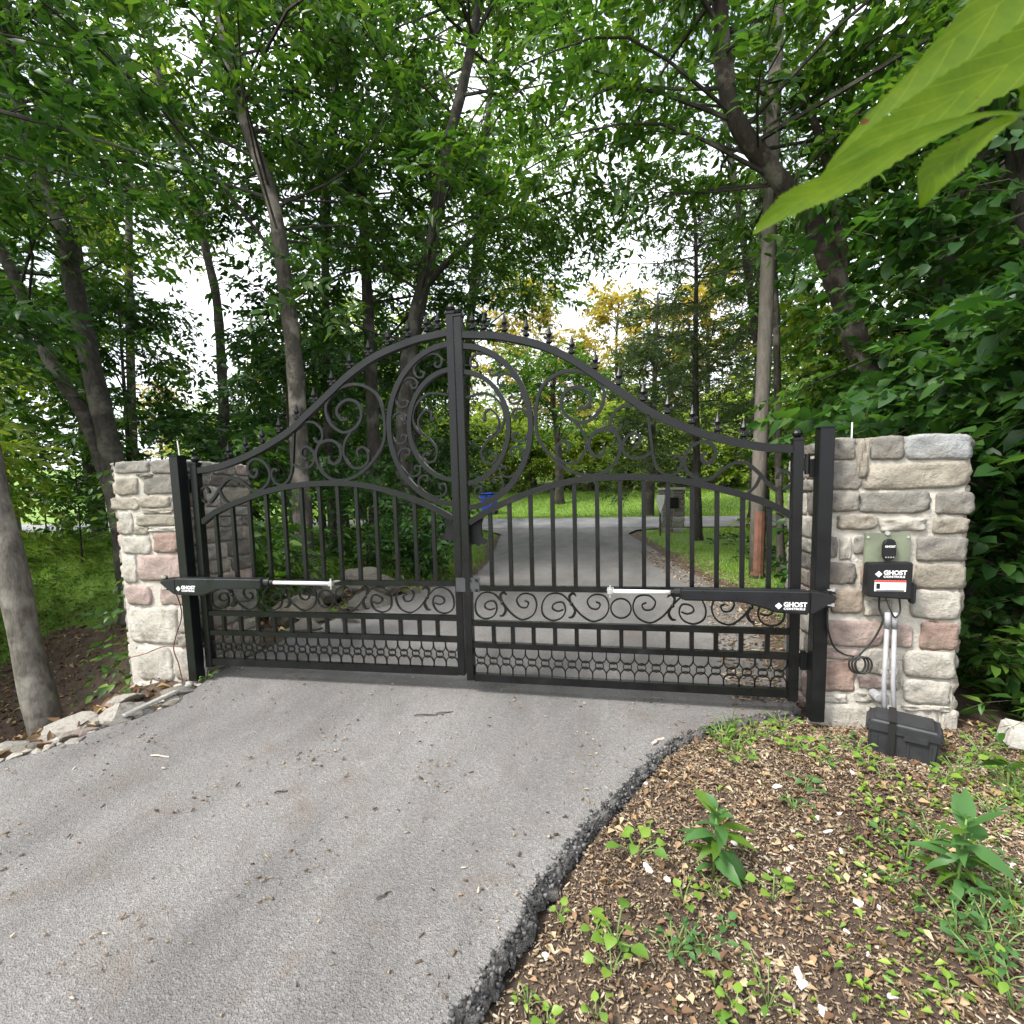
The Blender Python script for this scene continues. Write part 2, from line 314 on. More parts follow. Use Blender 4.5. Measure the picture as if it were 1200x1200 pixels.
LEFT = [(-3.9, -5.5), (-3.6, -4.2), (-3.2, -2.8), (-2.6, -1.6), (-2.16, -1.01), (-2.01, -0.88), (-1.86, -0.57), (-1.76, -0.3), (-1.86, 0.06), (-1.88, 1.2), (-1.72, 2.6), (-1.42, 3.3), (-1.15, 4.2), (-1.3, 5.5), (-1.75, 7.8), (-2.3, 10.6), (-3.1, 12.0), (-4.6, 12.75)]
RIGHT = [(0.22, -5.5), (0.25, -3.4), (0.34, -2.3), (0.48, -1.75), (0.53, -1.62), (0.60, -1.47), (0.67, -1.26), (0.77, -1.03), (0.86, -0.87), (0.97, -0.67), (1.07, -0.48), (1.18, -0.32), (1.37, -0.17), (1.60, -0.05), (1.88, 0.07), (1.95, 1.0), (2.08, 2.2), (2.05, 3.66), (1.76, 4.96), (1.48, 7.66), (1.05, 10.6), (1.3, 11.8), (2.4, 12.75)]
def xl(y): return np.interp(y, [p[1] for p in LEFT], [p[0] for p in LEFT])
def xr(y): return np.interp(y, [p[1] for p in RIGHT], [p[0] for p in RIGHT])
def z_ground(x, y):
    x = np.asarray(x, float); y = np.asarray(y, float)
    z = z_base(x, y)-0.042-0.04*sstep((-y-0.7)/1.0)+0.017*sstep((y-0.4)/1.5)
    near = np.exp(-np.maximum(0, np.abs(y+0.5)-1.5)**2/8)
    inside = (x > xl(y)-0.1) & (x < xr(y)+0.03)
    z = z+np.where(inside, -0.035, 0.03*vnoise(x, y, 3.1)*near+0.025*vnoise(x, y, 9.0, 3)*np.exp(-(y+1)**2/6)+0.12*vnoise(x, y, 0.4, 5)*sstep((np.abs(x)-4)/3))
    # the ravine on the left of the drive, and the bank that climbs behind it
    edge = np.where(y < 0.9, xl(np.minimum(y, 0.9))-0.35, -2.6-1.1*np.clip(y-0.9, 0, 3))
    drop = sstep((edge-x)/1.9)*(1-sstep((y-1.6)/4.5))
    z = z-1.6*drop-0.9*sstep((-x-2.7)/1.2)*np.exp(-((y-0.8)/1.0)**2)*0.6
    z = z+0.11*np.clip(-x-7.5, 0, 25)*sstep((8-y)/8+0.35)
    z = z-0.30*sstep((x-2.75)/1.0)*(1-sstep((y-5)/4))*sstep((y+1.2)/1.0)
    return z
def axis(segs):
    out = []
    for a, b, st in segs: out += list(np.arange(a, b, st))
    return np.array(out+[segs[-1][1]])
gx = axis([(-400, -60, 34), (-60, -16, 2.2), (-16, -5, 0.5), (-5, -2.6, 0.15), (-2.6, 0.2, 0.2), (0.2, 3.2, 0.05), (3.2, 9, 0.3), (9, 30, 1.2), (30, 60, 3), (60, 400, 34)])
gy = axis([(-400, -40, 40), (-40, -6, 2), (-6, -2.4, 0.2), (-2.4, 0.6, 0.05), (0.6, 6, 0.2), (6, 32, 0.5), (32, 70, 2.5), (70, 500, 43)])
GX, GY = np.meshgrid(gx, gy); GZ = z_ground(GX, GY)
nx, ny = len(gx), len(gy); idx = np.arange(nx*ny).reshape(ny, nx)
gm = np_mesh('ground', np.c_[GX.ravel(), GY.ravel(), GZ.ravel()], np.c_[idx[:-1, :-1].ravel(), idx[:-1, 1:].ravel(), idx[1:, 1:].ravel(), idx[1:, :-1].ravel()])
turf = np.where(GY > 1.2, 0.72, 0.12)
turf = np.where((GY > 1.2) & (GX > xr(np.minimum(GY, 12.7))+0.25) & (GX < 9), 0.78, turf)
turf = np.where((GY > 1.0) & (np.minimum(np.abs(GX-xl(np.minimum(GY, 12.7))), np.abs(GX-xr(np.minimum(GY, 12.7)))) < 0.3) & (GY < 12), 0.25, turf)
turf = np.where(GY > 18, 0.95, turf)
turf = np.where((GX < -3.6) & (GY < 14), 0.8, turf)
turf = np.where((GX < -2.3) & (GX > -8.4) & (GY < 3.8) & (GY > -0.6), 0.02, turf)  # bare dark soil here stands in for the shade in the ravine
turf = np.where((GX > 2.7) & (GY < 3), 0.2, turf)
a_ = gm.attributes.new('turf', 'FLOAT', 'POINT'); a_.data.foreach_set('value', turf.ravel().astype(np.float32))
ground = tag(link('ground', gm, M['ground'], smooth=True), 'brown earth and rough turf around the driveway', kind='structure')

def strip_mesh(name, ys, cols, x0f, x1f, zoff):
    V = []; 
    for y in ys:
        for c in np.linspace(0, 1, cols):
            a, b = float(x0f(y)), float(x1f(y)); x = a+(b-a)*c
            V.append((x, y, float(z_base(x, y))+zoff+0.006*float(vnoise(x, y, 1.3, 4))))
    n = len(ys); I = np.arange(n*cols).reshape(n, cols)
    return np_mesh(name, V, np.c_[I[:-1, :-1].ravel(), I[:-1, 1:].ravel(), I[1:, 1:].ravel(), I[1:, :-1].ravel()])
ys = axis([(-5.5, -2.6, 0.1), (-2.6, 0.2, 0.03), (0.2, 4, 0.1), (4, 12.75, 0.25)])
jl = lambda y: xl(y)+0.05*vnoise(y, 0*y, 7, 2)+0.03*vnoise(y, 0*y, 23, 3)
jr = lambda y: xr(y)+0.02*vnoise(y, 0*y, 6, 6)+0.022*vnoise(y, 0*y, 31, 7)+0.02*vnoise(y, 0*y, 83, 8)
drive = tag(link('driveway', strip_mesh('driveway', ys, 30, jl, jr, 0.0), M['asphalt'], smooth=True), 'weathered grey asphalt driveway running up to the gate', kind='structure')
# the crumbled dark edge of the slab: each side a ragged wall of lumps
for nm, fx, sgn in (('broken_edge', jr, 1), ('broken_edge', jl, -1)):
    yy = np.arange(-4.0, 0.075, 0.011) if sgn > 0 else np.arange(-4.0, 1.5, 0.02); rows = 6; V = []
    for y in yy:
        x0 = float(fx(y)); zt = float(z_base(x0, y))+0.006*float(vnoise(x0, y, 1.3, 4))
        x0b = float(fx(y+0.02)); tx, ty = (x0b-x0), 0.02; L_ = math.hypot(tx, ty); nxn, nyn = sgn*ty/L_, -sgn*tx/L_
        for r_ in range(rows):
            t = r_/(rows-1); bulge = 0.002+0.016*t**0.8+(0.02*random.uniform(-0.7, 1) if 0 < r_ else 0)
            V.append((x0+nxn*bulge, y+nyn*bulge, zt+0.001-0.085*t**1.3+(random.uniform(-0.014, 0.012) if r_ else 0)))
    n = len(yy); I = np.arange(n*rows).reshape(n, rows)
    link(nm, np_mesh(nm, V, np.c_[I[:-1, :-1].ravel(), I[:-1, 1:].ravel(), I[1:, 1:].ravel(), I[1:, :-1].ravel()]), M['asphalt_edge'], drive)
# loose crumbs of asphalt lying on the ragged slope
def edge_crumbs(n, rng):
    y = -2.6+2.66*rng.random(n); x = jr(y)+rng.normal(0.012, 0.011, n); t = np.clip((x-jr(y))/0.045, -0.4, 1.4)
    z = z_base(x, y)-0.085*np.clip(t, 0, 1.2)+0.004; s = np.array([(-1, -1, -1), (1, -1, -1), (1, 1, -1), (-1, 1, -1), (-1, -1, 1), (1, -1, 1), (1, 1, 1), (-1, 1, 1)], float)/2
    L_ = (0.003+0.011*rng.random(n)**2.5)[:, None, None]; v = s[None]*L_*(0.7+0.6*rng.random((n, 8, 3))); a = rng.random(n)*6.28; c, q = np.cos(a)[:, None], np.sin(a)[:, None]
    V = np.stack([v[..., 0]*c-v[..., 1]*q, v[..., 0]*q+v[..., 1]*c, v[..., 2]], -1)+np.c_[x, y, z][:, None]
    f = np.array([(0, 3, 2, 1), (4, 5, 6, 7), (0, 1, 5, 4), (1, 2, 6, 5), (2, 3, 7, 6), (3, 0, 4, 7)]); return V.reshape(-1, 3), (f[None]+(np.arange(n)*8)[:, None, None]).reshape(-1, 4)
M['crumb'] = leaf_mat('crumb', [(0.0, (0.03, 0.03, 0.03)), (0.55, (0.1, 0.097, 0.094)), (1.0, (0.19, 0.185, 0.18))], 0.0, 0.85, 1.0)
tag(link('edge_crumbs', np_mesh('edge_crumbs', *edge_crumbs(3000, RNG)), M['crumb'], drive), kind='stuff')
rx = np.linspace(-70, 70, 71)
V = [(x, y, float(z_base(x, y))+0.008) for x in rx for y in np.linspace(12.6, 17.6, 8)]
I = np.arange(71*8).reshape(71, 8)
road = tag(link('road', np_mesh('road', V, np.c_[I[:-1, :-1].ravel(), I[1:, :-1].ravel(), I[1:, 1:].ravel(), I[:-1, 1:].ravel()]), M['asphalt_road'], smooth=True), 'pale asphalt road crossing behind the gate', kind='structure')
# ---------------------------------------------------------------- the wrought-iron gate: two leaves
W = 1.83
TOP = [(1.80, 2.03), (1.68, 2.018), (1.56, 2.00), (1.34, 1.935), (1.16, 1.84), (1.017, 1.735), (0.877, 1.63), (0.742, 1.53), (0.606, 1.458), (0.474, 1.4), (0.346, 1.357), (0.186, 1.318), (0.03, 1.298)]
LOW = [(1.80, 0.955), (1.68, 1.01), (1.562, 1.066), (1.425, 1.116), (1.286, 1.156), (1.148, 1.181), (1.014, 1.19), (0.885, 1.191), (0.755, 1.184), (0.629, 1.168), (0.507, 1.143), (0.385, 1.108), (0.265, 1.07), (0.149, 1.024), (0.03, 0.962)]
def on(curve, d): return float(np.interp(d, [p[0] for p in curve[::-1]], [p[1] for p in curve[::-1]]))
PICK = [1.65, 1.533, 1.408, 1.281, 1.156, 1.03, 0.904, 0.778, 0.652, 0.527, 0.402, 0.275, 0.145]
S_BIG = [(1.125, 1.577), (1.085, 1.574), (1.058, 1.612), (1.071, 1.658), (1.13, 1.69), (1.197, 1.667), (1.218, 1.59), (1.172, 1.521), (1.092, 1.497), (1.013, 1.55), (0.984, 1.626), (0.999, 1.691), (1.064, 1.752), (1.169, 1.78), (1.263, 1.757), (1.332, 1.695), (1.364, 1.573), (1.357, 1.439), (1.3, 1.342), (1.215, 1.262), (1.121, 1.214), (1.014, 1.21), (0.935, 1.262), (0.899, 1.349), (0.922, 1.428), (0.987, 1.454), (1.046, 1.435), (1.07, 1.384), (1.06, 1.33), (1.02, 1.308), (0.99, 1.327), (0.99, 1.36)]
S_HEART = [(1.145, 1.501), (1.099, 1.438), (1.089, 1.358), (1.133, 1.289), (1.201, 1.279), (1.246, 1.319), (1.246, 1.373), (1.213, 1.404), (1.178, 1.384), (1.184, 1.345)]
S_HOOK = [(0.82, 1.572), (0.896, 1.568), (0.945, 1.52), (0.948, 1.465), (0.912, 1.445), (0.89, 1.476)]
S_CURL = [(0.832, 1.343), (0.798, 1.369), (0.807, 1.412), (0.845, 1.421), (0.883, 1.38), (0.883, 1.328), (0.845, 1.294), (0.785, 1.293), (0.737, 1.315)]
S_JAY = [(0.755, 1.52), (0.737, 1.366), (0.724, 1.275), (0.692, 1.214), (0.642, 1.19), (0.596, 1.212), (0.581, 1.263), (0.6, 1.293), (0.624, 1.28)]
S_TAIL = [(0.454, 1.299), (0.481, 1.284), (0.465, 1.25), (0.435, 1.252), (0.412, 1.293), (0.425, 1.337), (0.473, 1.36), (0.533, 1.337), (0.569, 1.268), (0.55, 1.204), (0.494, 1.163), (0.434, 1.163), (0.375, 1.21), (0.316, 1.242), (0.257, 1.236), (0.198, 1.184), (0.151, 1.126), (0.112, 1.09)]
S_BRANCH = [(0.19, 1.17), (0.214, 1.118), (0.25, 1.084)]
S_LOOP = [(0.108, 1.15), (0.106, 1.174), (0.084, 1.192), (0.048, 1.172), (0.04, 1.125), (0.081, 1.093)]
I_UP = [(1.679, 1.557), (1.660, 1.54), (1.662, 1.585), (1.623, 1.6), (1.58, 1.545), (1.592, 1.478), (1.649, 1.429), (1.689, 1.368), (1.674, 1.308), (1.63, 1.296), (1.599, 1.326), (1.617, 1.352), (1.638, 1.339)]
I_OUT = [(1.77, 1.68), (1.664, 1.697), (1.599, 1.666), (1.557, 1.611), (1.547, 1.548), (1.57, 1.488), (1.615, 1.452)]
RC = (1.80, 1.505)           # ring centre on the meeting line
R_OUT, R_IN = (0.405, 0.462), (0.277, 0.318)
def ring_pts(rad, a0, a1, n):
    return [(RC[0]-rad[0]*math.cos(a), RC[1]+rad[1]*math.sin(a)) for a in np.linspace(a0, a1, n)]
def vine(d0, d1, z0, z1, flip):
    """one S of the scroll band: big sweeping stem with a curl at each end"""
    h = z1-z0; w = d1-d0; f = (lambda t: d0+w*t) if not flip else (lambda t: d1-w*t)
    main = [(0.33, 0.42), (0.25, 0.36), (0.17, 0.45), (0.2, 0.62), (0.32, 0.66), (0.36, 0.4), (0.3, 0.14), (0.16, 0.04), (0.03, 0.22), (0.02, 0.6), (0.12, 0.92), (0.3, 0.94), (0.45, 0.62), (0.58, 0.26), (0.75, 0.04), (0.92, 0.2), (0.985, 0.55), (0.93, 0.88), (0.78, 0.94), (0.68, 0.74), (0.72, 0.5), (0.82, 0.46), (0.86, 0.62), (0.8, 0.7)]
    leaf1 = [(0.45, 0.62), (0.42, 0.85), (0.47, 0.97), (0.52, 0.88)]; leaf2 = [(0.45, 0.6), (0.5, 0.38), (0.46, 0.18), (0.4, 0.16)]
    return [[(f(a), z0+h*b) for a, b in c] for c in (main, leaf1, leaf2)]
def gate_leaf(side, label):
    sg = -side                                   # local x of a point d away from the hinge
    rot = (0, R(-0.49), R(-0.745)) if side > 0 else (0, R(-0.26), R(1.2))
    g = empty('gate_leaf', (side*W, 0, 0.0), rot); tag(g, label, 'gate', 'two leaves of the driveway gate')
    P3 = lambda d, z, y=0.0: Vector((sg*d, y, z))
    iron = M['iron']
    def bar(name, pts, w, dep, n=5, mat_=iron, smooth_curve=True, y=0.0):
        p = catmull([P3(a, b, y) for a, b in pts], n) if smooth_curve else [P3(a, b, y) for a, b in pts]
        return MB().tube(p, 1.0, flat=(w, dep), up=(0, 1, 0)).build(name, mat_, g)
    def scroll(name, pts, w=0.0135, dep=0.02, n=4): return bar(name, pts, w, dep, n)
    # stiles and caps
    zt = 2.13
    s = MB().box(P3(1.8, zt/2), (0.045, 0.05, zt), bev=0.003).build('stile', iron, g)
    MB().box((0, 0, 0), (0.056, 0.056, 0.014), bev=0.002).lathe([(0.012, 0.007), (0.022, 0.018), (0.026, 0.032), (0.02, 0.046), (0.008, 0.055)], n=10).build('ball_cap', iron, s).location = P3(1.802, zt+0.007)
    s = MB().box(P3(0.02, 0.66), (0.05, 0.05, 1.36), bev=0.003).build('stile', iron, g)
    MB().box((0, 0, 0), (0.056, 0.056, 0.014), bev=0.002).lathe([(0.012, 0.007), (0.022, 0.018), (0.026, 0.03), (0.02, 0.042), (0.008, 0.05)], n=10).build('ball_cap', iron, s).location = P3(0.02, 1.347)
    # rails
    for z, h in ((0.018, 0.045), (0.219, 0.032), (0.352, 0.032), (0.565, 0.032)):
        MB().box(P3((1.777+0.045)/2, z), (1.777-0.045, 0.04, h), bev=0.002).build('rail', iron, g)
    bar('top_arch', [(a if a < 1.77 else 1.777, b) for a, b in TOP], 0.038, 0.04)
    bar('lower_arch', [(min(max(a, 0.046), 1.777), b) for a, b in LOW], 0.034, 0.038)
    # pickets
    for d in PICK:
        z0, z1 = 0.581, on(LOW, d)-0.012
        MB().box(P3(d, (z0+z1)/2), (0.023, 0.023, z1-z0), bev=0.0015).build('picket', iron, g)
        MB().box(P3(d, 0.2855), (0.023, 0.023, 0.101), bev=0.0015).build('short_picket', iron, g)
    # spear finials on the top arch
    fm = MB().lathe([(0.006, 0.0), (0.006, 0.02), (0.014, 0.026), (0.014, 0.034), (0.006, 0.04), (0.006, 0.048), (0.014, 0.064), (0.009, 0.08), (0.001, 0.108)], n=8).box((0, 0, 0.049), (0.044, 0.008, 0.010)).mesh('spear_finial')
    for d in PICK+[1.72]:
        if d < 0.2: continue
        o = link('spear_finial', fm, iron, g); o.scale = (1.25, 1.25, 1.15); o.location = P3(d, on(TOP, d)+0.008)
    # rings with their scrolls (a half of each on either leaf)
    h0, h1 = -math.pi/2+0.05, math.pi/2-0.05
    cut = lambda pts: [(min(a, 1.777), b) for a, b in pts]
    bar('outer_ring', cut(ring_pts(R_OUT, h0, h1, 17)), 0.03, 0.032, 3)
    bar('inner_ring', cut(ring_pts(R_IN, h0, h1, 15)), 0.026, 0.03, 3)
    for a in (-64, -32, 0, 32, 64):
        a = math.radians(a); mx, mz = (R_OUT[0]+R_IN[0])/2, (R_OUT[1]+R_IN[1])/2
        cx, cz = RC[0]-mx*math.cos(a), RC[1]+mz*math.sin(a)
        tang = math.atan2(math.sin(a), math.cos(a))
        half = [(0.5, 0.42), (0.3, 0.78), (-0.04, 0.92), (-0.34, 0.78), (-0.4, 0.52), (-0.2, 0.4), (-0.06, 0.56)]
        pts = [(u, -v) for u, v in half[::-1]]+[(0.56, 0.0)]+half; q = 0.1
        scroll('ring_scroll', [(min(cx-math.cos(a)*u*q+math.sin(a)*v*q, 1.775), cz+math.sin(a)*u*q+math.cos(a)*v*q) for u, v in pts], 0.0115, 0.016, 3)
    scroll('inner_scroll', I_UP, 0.0115, 0.018); scroll('inner_scroll', I_OUT, 0.012, 0.018)
    # the large scrollwork under the arch
    scroll('great_scroll', S_BIG, 0.017, 0.022); scroll('heart_scroll', S_HEART, 0.014, 0.02)
    scroll('hook_scroll', S_HOOK); scroll('curl_scroll', S_CURL); scroll('hooked_stem', S_JAY); scroll('tail_scroll', S_TAIL, 0.016, 0.022)
    scroll('branch_scroll', S_BRANCH); scroll('loop_scroll', S_LOOP)
    # scroll band between the middle rails, mirrored about a plain ring
    mid = 0.905
    for d0, d1, fl in ((1.38, 1.765, True), (0.965, 1.36, True), (0.45, 0.845, False), (0.06, 0.43, False)):
        c = vine(d0, d1, 0.372, 0.545, fl)
        o = scroll('vine_scroll', c[0], 0.0085, 0.015, 4)
        for cc in c[1:]:
            p = catmull([P3(a, b) for a, b in cc], 4); n = len(p)
            MB().tube(p, [0.35+1.1*math.sin(math.pi*i/(n-1)) for i in range(n)], flat=(0.011, 0.014), up=(0, 1, 0)).build('vine_leaf', iron, o)
        MB().lathe([(0.003, -0.011), (0.011, -0.005), (0.011, 0.005), (0.003, 0.011)], P3(d0+(d1-d0)*(0.45 if not fl else 0.55), 0.372+0.173*0.61, -0.004), 8).build('rosette', iron, o, True)
    circ = [P3(mid+0.056*math.cos(a), 0.458+0.056*math.sin(a)) for a in np.linspace(0, 2*math.pi, 20, endpoint=False)]
    MB().tube(circ, 1.0, closed=True, flat=(0.0085, 0.015), up=(0, 1, 0)).build('plain_ring', iron, g)
    # lattice of cups and rings above the bottom rail (alike pieces share meshes)
    n_c = 22; pitch = (1.775-0.047)/n_c
    cup = [Vector((pitch*0.5*math.sin(a), 0, -0.026-0.042*math.cos(a))) for a in np.linspace(-1.5, 1.5, 9)]; cup = [Vector((-pitch*0.5, 0, 0.0))]+cup+[Vector((pitch*0.5, 0, 0.0))]
    m_cup = MB().tube(cup, 1.0, flat=(0.006, 0.012), up=(0, 1, 0)).mesh('cup'); m_arch = MB().tube([Vector((p.x, 0, -p.z)) for p in cup], 1.0, flat=(0.006, 0.012), up=(0, 1, 0)).mesh('arch')
    m_rng = MB().tube([Vector((0.0235*math.cos(a), 0, 0.0235*math.sin(a))) for a in np.linspace(0, 2*math.pi, 12, endpoint=False)], 1.0, closed=True, flat=(0.005, 0.011), up=(0, 1, 0)).mesh('small_ring')
    for i in range(n_c):
        d = 0.047+pitch*(i+0.5)
        link('lattice_cup', m_cup, iron, g).location = P3(d, 0.203); link('lattice_arch', m_arch, iron, g).location = P3(d, 0.041)
        link('lattice_ring', m_rng, iron, g).location = P3(d-pitch/2 if False else d, 0.1215)
    # hinges
    for z in (1.22, 0.2):
        hx = -0.028
        MB().tube([P3(hx, z-0.05), P3(hx, z+0.05)], 0.013, 8).box(P3(hx*0.5+0.0, z), (0.05, 0.02, 0.07)).build('hinge', M['iron_post'], g)
    # cast ornament behind the meeting stile, half on each leaf
    orn = [(1.78, 0.985), (1.72, 1.0), (1.675, 1.022), (1.70, 0.985), (1.715, 0.95), (1.718, 0.9), (1.71, 0.868), (1.672, 0.848), (1.69, 0.828), (1.705, 0.82), (1.72, 0.832), (1.735, 0.812), (1.755, 0.828), (1.78, 0.822)]
    MB().prism([(sg*a, b) for a, b in orn], 0.03, 0.05).box(P3(1.79, 0.9, 0.032), (0.02, 0.016, 0.08)).build('cast_ornament', M['iron_post'], g)
    return g
leafR = gate_leaf(1, 'black wrought-iron gate leaf hinged beside the pillar with the control box')
leafL = gate_leaf(-1, 'black wrought-iron gate leaf hinged on the pillar by the grey tree')
# latch plate riveted across the meeting stiles (carried by one leaf)
lp = MB().box((1.83+0.03, -0.034, 0.562), (0.145, 0.012, 0.085), bev=0.002)
o = lp.build('latch_plate', M['plate'], leafL)
for dx in (0.045, 0.085):
    for dz in (-0.03, 0.03): MB().tube([(1.83+dx, -0.046, 0.562+dz), (1.83+dx, -0.04, 0.562+dz)], 0.008, 8).build('bolt', M['iron_post'], o)
# square steel gate posts bolted to the pillars
for side, lab in ((1, 'tall square black steel gate post on the pillar with the control box'), (-1, 'tall square black steel gate post on the pillar by the grey tree')):
    p = empty('gate_post', (side*(1.909 if side > 0 else 1.888), -0.045, -0.1)); tag(p, lab, 'post', 'steel gate posts')
    lean = Matrix.Rotation(R(1.3 if side < 0 else 0.2), 3, 'Y')
    MB().box((0, 0, 0.0), (0.067, 0.074, 1.49), bev=0.003).build('shaft', M['iron_post'], p)
    p.children[0].location = (0, 0, 0.745); p.rotation_euler = (0, R(-0.7) if side < 0 else 0, 0)
    MB().box((0, 0, 1.494), (0.078, 0.082, 0.008), bev=0.002).build('cap_plate', M['iron_post'], p)
    for z in (0.3, 1.3):
        MB().box((-side*0.045, 0.03, z), (0.02, 0.02, 0.09), bev=0.002).build('hinge_leaf', M['iron_post'], p)
an = empty('antenna', (-1.93, 0.0, 1.36)); tag(an, 'thin white rod antenna standing on top of the pillar by the grey tree', 'antenna')
MB().tube([(0, 0, 0), (-0.012, 0, 0.14)], 0.004, 6).build('rod', M['white_paint'], an); MB().lathe([(0.009, 0), (0.009, 0.018), (0.005, 0.022)], n=8).build('base', M['black_plastic'], an)
an = empty('antenna', (2.16, 0.3, 1.345)); tag(an, 'thin white rod antenna standing on top of the control box pillar', 'antenna')
MB().tube([(0, 0, 0), (0, 0, 0.11)], 0.004, 6).build('rod', M['white_paint'], an); MB().lathe([(0.009, 0), (0.009, 0.018), (0.005, 0.022)], n=8).build('base', M['black_plastic'], an)
# ---------------------------------------------------------------- stone pillars, every stone a piece
def stone_mesh(w, h, dep, seed, nx_=10, nz_=7):
    """rough block; local x across, z up, front towards -y; back at y=0"""
    rg = random.Random(seed); ph = [rg.uniform(0, 6.28) for _ in range(8)]; amp = min(w, h)
    V = []; Fs = []
    e = rg.uniform(5.0, 14.0)
    wob = [rg.uniform(-1, 1) for _ in range(6)]
    def out(u, v):
        # squircle mapping with wobble -> irregular outline
        m = max(abs(u), abs(v)); 
        if m < 1e-6: return 0.0, 0.0
        a = math.atan2(v, u); k = m/((abs(u)**e+abs(v)**e)**(1/e)) if m > 0 else 1
        k = 1+(k-1)*min(1, m*1.2)
        wb = 1+m*0.35*0.1*(math.sin(2*a+ph[0])*wob[0]+math.sin(3*a+ph[1])*wob[1]+0.8*math.sin(5*a+ph[2])*wob[2]+0.5*math.sin(9*a+ph[6]))
        return u*k*wb*w/2, v*k*wb*h/2
    for j in range(nz_+1):
        for i in range(nx_+1):
            u = -1+2*i/nx_; v = -1+2*j/nz_; u2 = math.sin(u*math.pi/2)*0.35+u*0.65; v2 = math.sin(v*math.pi/2)*0.35+v*0.65
            x, z = out(u2, v2); m = max(abs(u2), abs(v2))
            rim = 1-sum([max(0, (abs(u2)-0.9)/0.1)**2*0.4, max(0, (abs(v2)-0.88)/0.12)**2*0.4])
            fr = 0.005*math.sin(4*u+ph[3])*math.cos(3.3*v+ph[4])+0.003*math.sin(9*u+5*v+ph[5])+rg.uniform(-0.0038, 0.0038)
            V.append((x, -dep*rim+fr, z))
    n1 = nx_+1
    for j in range(nz_):
        for i in range(nx_): Fs.append((j*n1+i, j*n1+i+1, (j+1)*n1+i+1, (j+1)*n1+i))
    loop = [i for i in range(n1)]+[j*n1+nx_ for j in range(1, nz_+1)]+[nz_*n1+i for i in range(nx_-1, -1, -1)]+[j*n1 for j in range(nz_-1, 0, -1)]
    b0 = len(V)
    for k in loop: V.append((V[k][0]*0.99, 0.012, V[k][2]*0.99))
    L_ = len(loop)
    for i in range(L_): Fs.append((loop[(i+1) % L_], loop[i], b0+i, b0+(i+1) % L_))
    me = bpy.data.meshes.new('stone'); me.from_pydata(V, [], Fs); me.polygons.foreach_set('use_smooth', [True]*len(me.polygons)); return me
GREY = (0.265, 0.25, 0.225); TAN = (0.35, 0.315, 0.262); PALE = (0.5, 0.47, 0.42); PINK = (0.42, 0.325, 0.295); RED = (0.375, 0.262, 0.22); DARK = (0.185, 0.165, 0.148); BLUE = (0.36, 0.37, 0.375); BROWN = (0.34, 0.28, 0.22)
ROT = {'front': 0.0, 'east': math.pi/2, 'west': -math.pi/2, 'back': math.pi}
def add_stone(p, face, a0, a1, z0, z1, col, x0, x1, y0, y1, seed, dep=None, gap=0.006):
    """a0..a1 measured along the face, in pillar coordinates"""
    rg = random.Random(seed); w = max(0.02, a1-a0-gap); h = max(0.015, z1-z0-gap); d = dep or rg.uniform(0.009, 0.02)
    o = link('stone', stone_mesh(w, h, d, seed), M['stone'], p)
    ac = (a0+a1)/2; zc = (z0+z1)/2
    o.location = {'front': (ac, y0, zc), 'east': (x1, ac, zc), 'west': (x0, ac, zc), 'back': (ac, y1, zc)}[face]
    o.rotation_euler = (0, rg.uniform(-0.02, 0.02) if face == 'front' else 0, ROT[face])
    k = rg.uniform(0.88, 1.1); o.color = (min(1, col[0]*k), min(1, col[1]*k), min(1, col[2]*k), 1)
def courses(p, face, a0, a1, zb, zt, x0, x1, y0, y1, seed, pal):
    rg = random.Random(seed); z = zb; k = seed*1000
    while z < zt-0.03:
        h = min(rg.uniform(0.07, 0.15), zt-z); 
        if zt-z-h < 0.05: h = zt-z
        a = a0
        while a < a1-0.02:
            w = rg.uniform(0.12, 0.3)
            if a1-a-w < 0.1: w = a1-a
            k += 1; add_stone(p, face, a, a+w, z, z+h, rg.choice(pal), x0, x1, y0, y1, k); a += w
        z += h
def pillar(name, label, x0, x1, y0, y1, zb, zt, front, seed, inner):
    p = empty(name, ((x0+x1)/2, (y0+y1)/2, zb)); tag(p, label, 'pillar', 'stone gate pillars')
    cx, cy_ = (x0+x1)/2, (y0+y1)/2
    lx0, lx1, ly0, ly1 = x0-cx, x1-cx, y0-cy_, y1-cy_
    c = MB().box((0, 0, (zt-zb)/2-0.012), (x1-x0, y1-y0, zt-zb-0.024), bev=0.012).build('mortar_core', M['mortar'], p)
    for i, (a0, a1, z0, z1, col) in enumerate(front):
        add_stone(p, 'front', a0-cx, a1-cx, z0-zb, z1-zb, col, lx0, lx1, ly0, ly1, seed*100+i)
    pal = [GREY, TAN, PALE, DARK, PINK, GREY]
    courses(p, 'east', ly0, ly1, 0.02, zt-zb, lx0, lx1, ly0, ly1, seed+1, pal); courses(p, 'west', ly0, ly1, 0.02, zt-zb, lx0, lx1, ly0, ly1, seed+2, pal)
    courses(p, 'back', lx0, lx1, 0.02, zt-zb, lx0, lx1, ly0, ly1, seed+3, pal)
    # capstones lying on the top
    rg = random.Random(seed+9); y = ly0
    while y < ly1-0.02:
        w = min(rg.uniform(0.16, 0.26), ly1-y); w = ly1-y if ly1-y-w < 0.08 else w; x = lx0
        while x < lx1-0.02:
            v = rg.uniform(0.2, 0.34); v = lx1-x if lx1-x-v < 0.12 else v
            o = link('stone', stone_mesh(v-0.012, w-0.012, 0.025, int(x*977+y*1313)+seed), M['stone'], p); o.rotation_euler = (-math.pi/2, 0, 0); o.location = (x+v/2, y+w/2, zt-zb-0.024)
            k = rg.uniform(0.9, 1.1); c = rg.choice([GREY, TAN, BLUE]); o.color = (c[0]*k, c[1]*k, c[2]*k, 1); x += v
        y += w
    return p
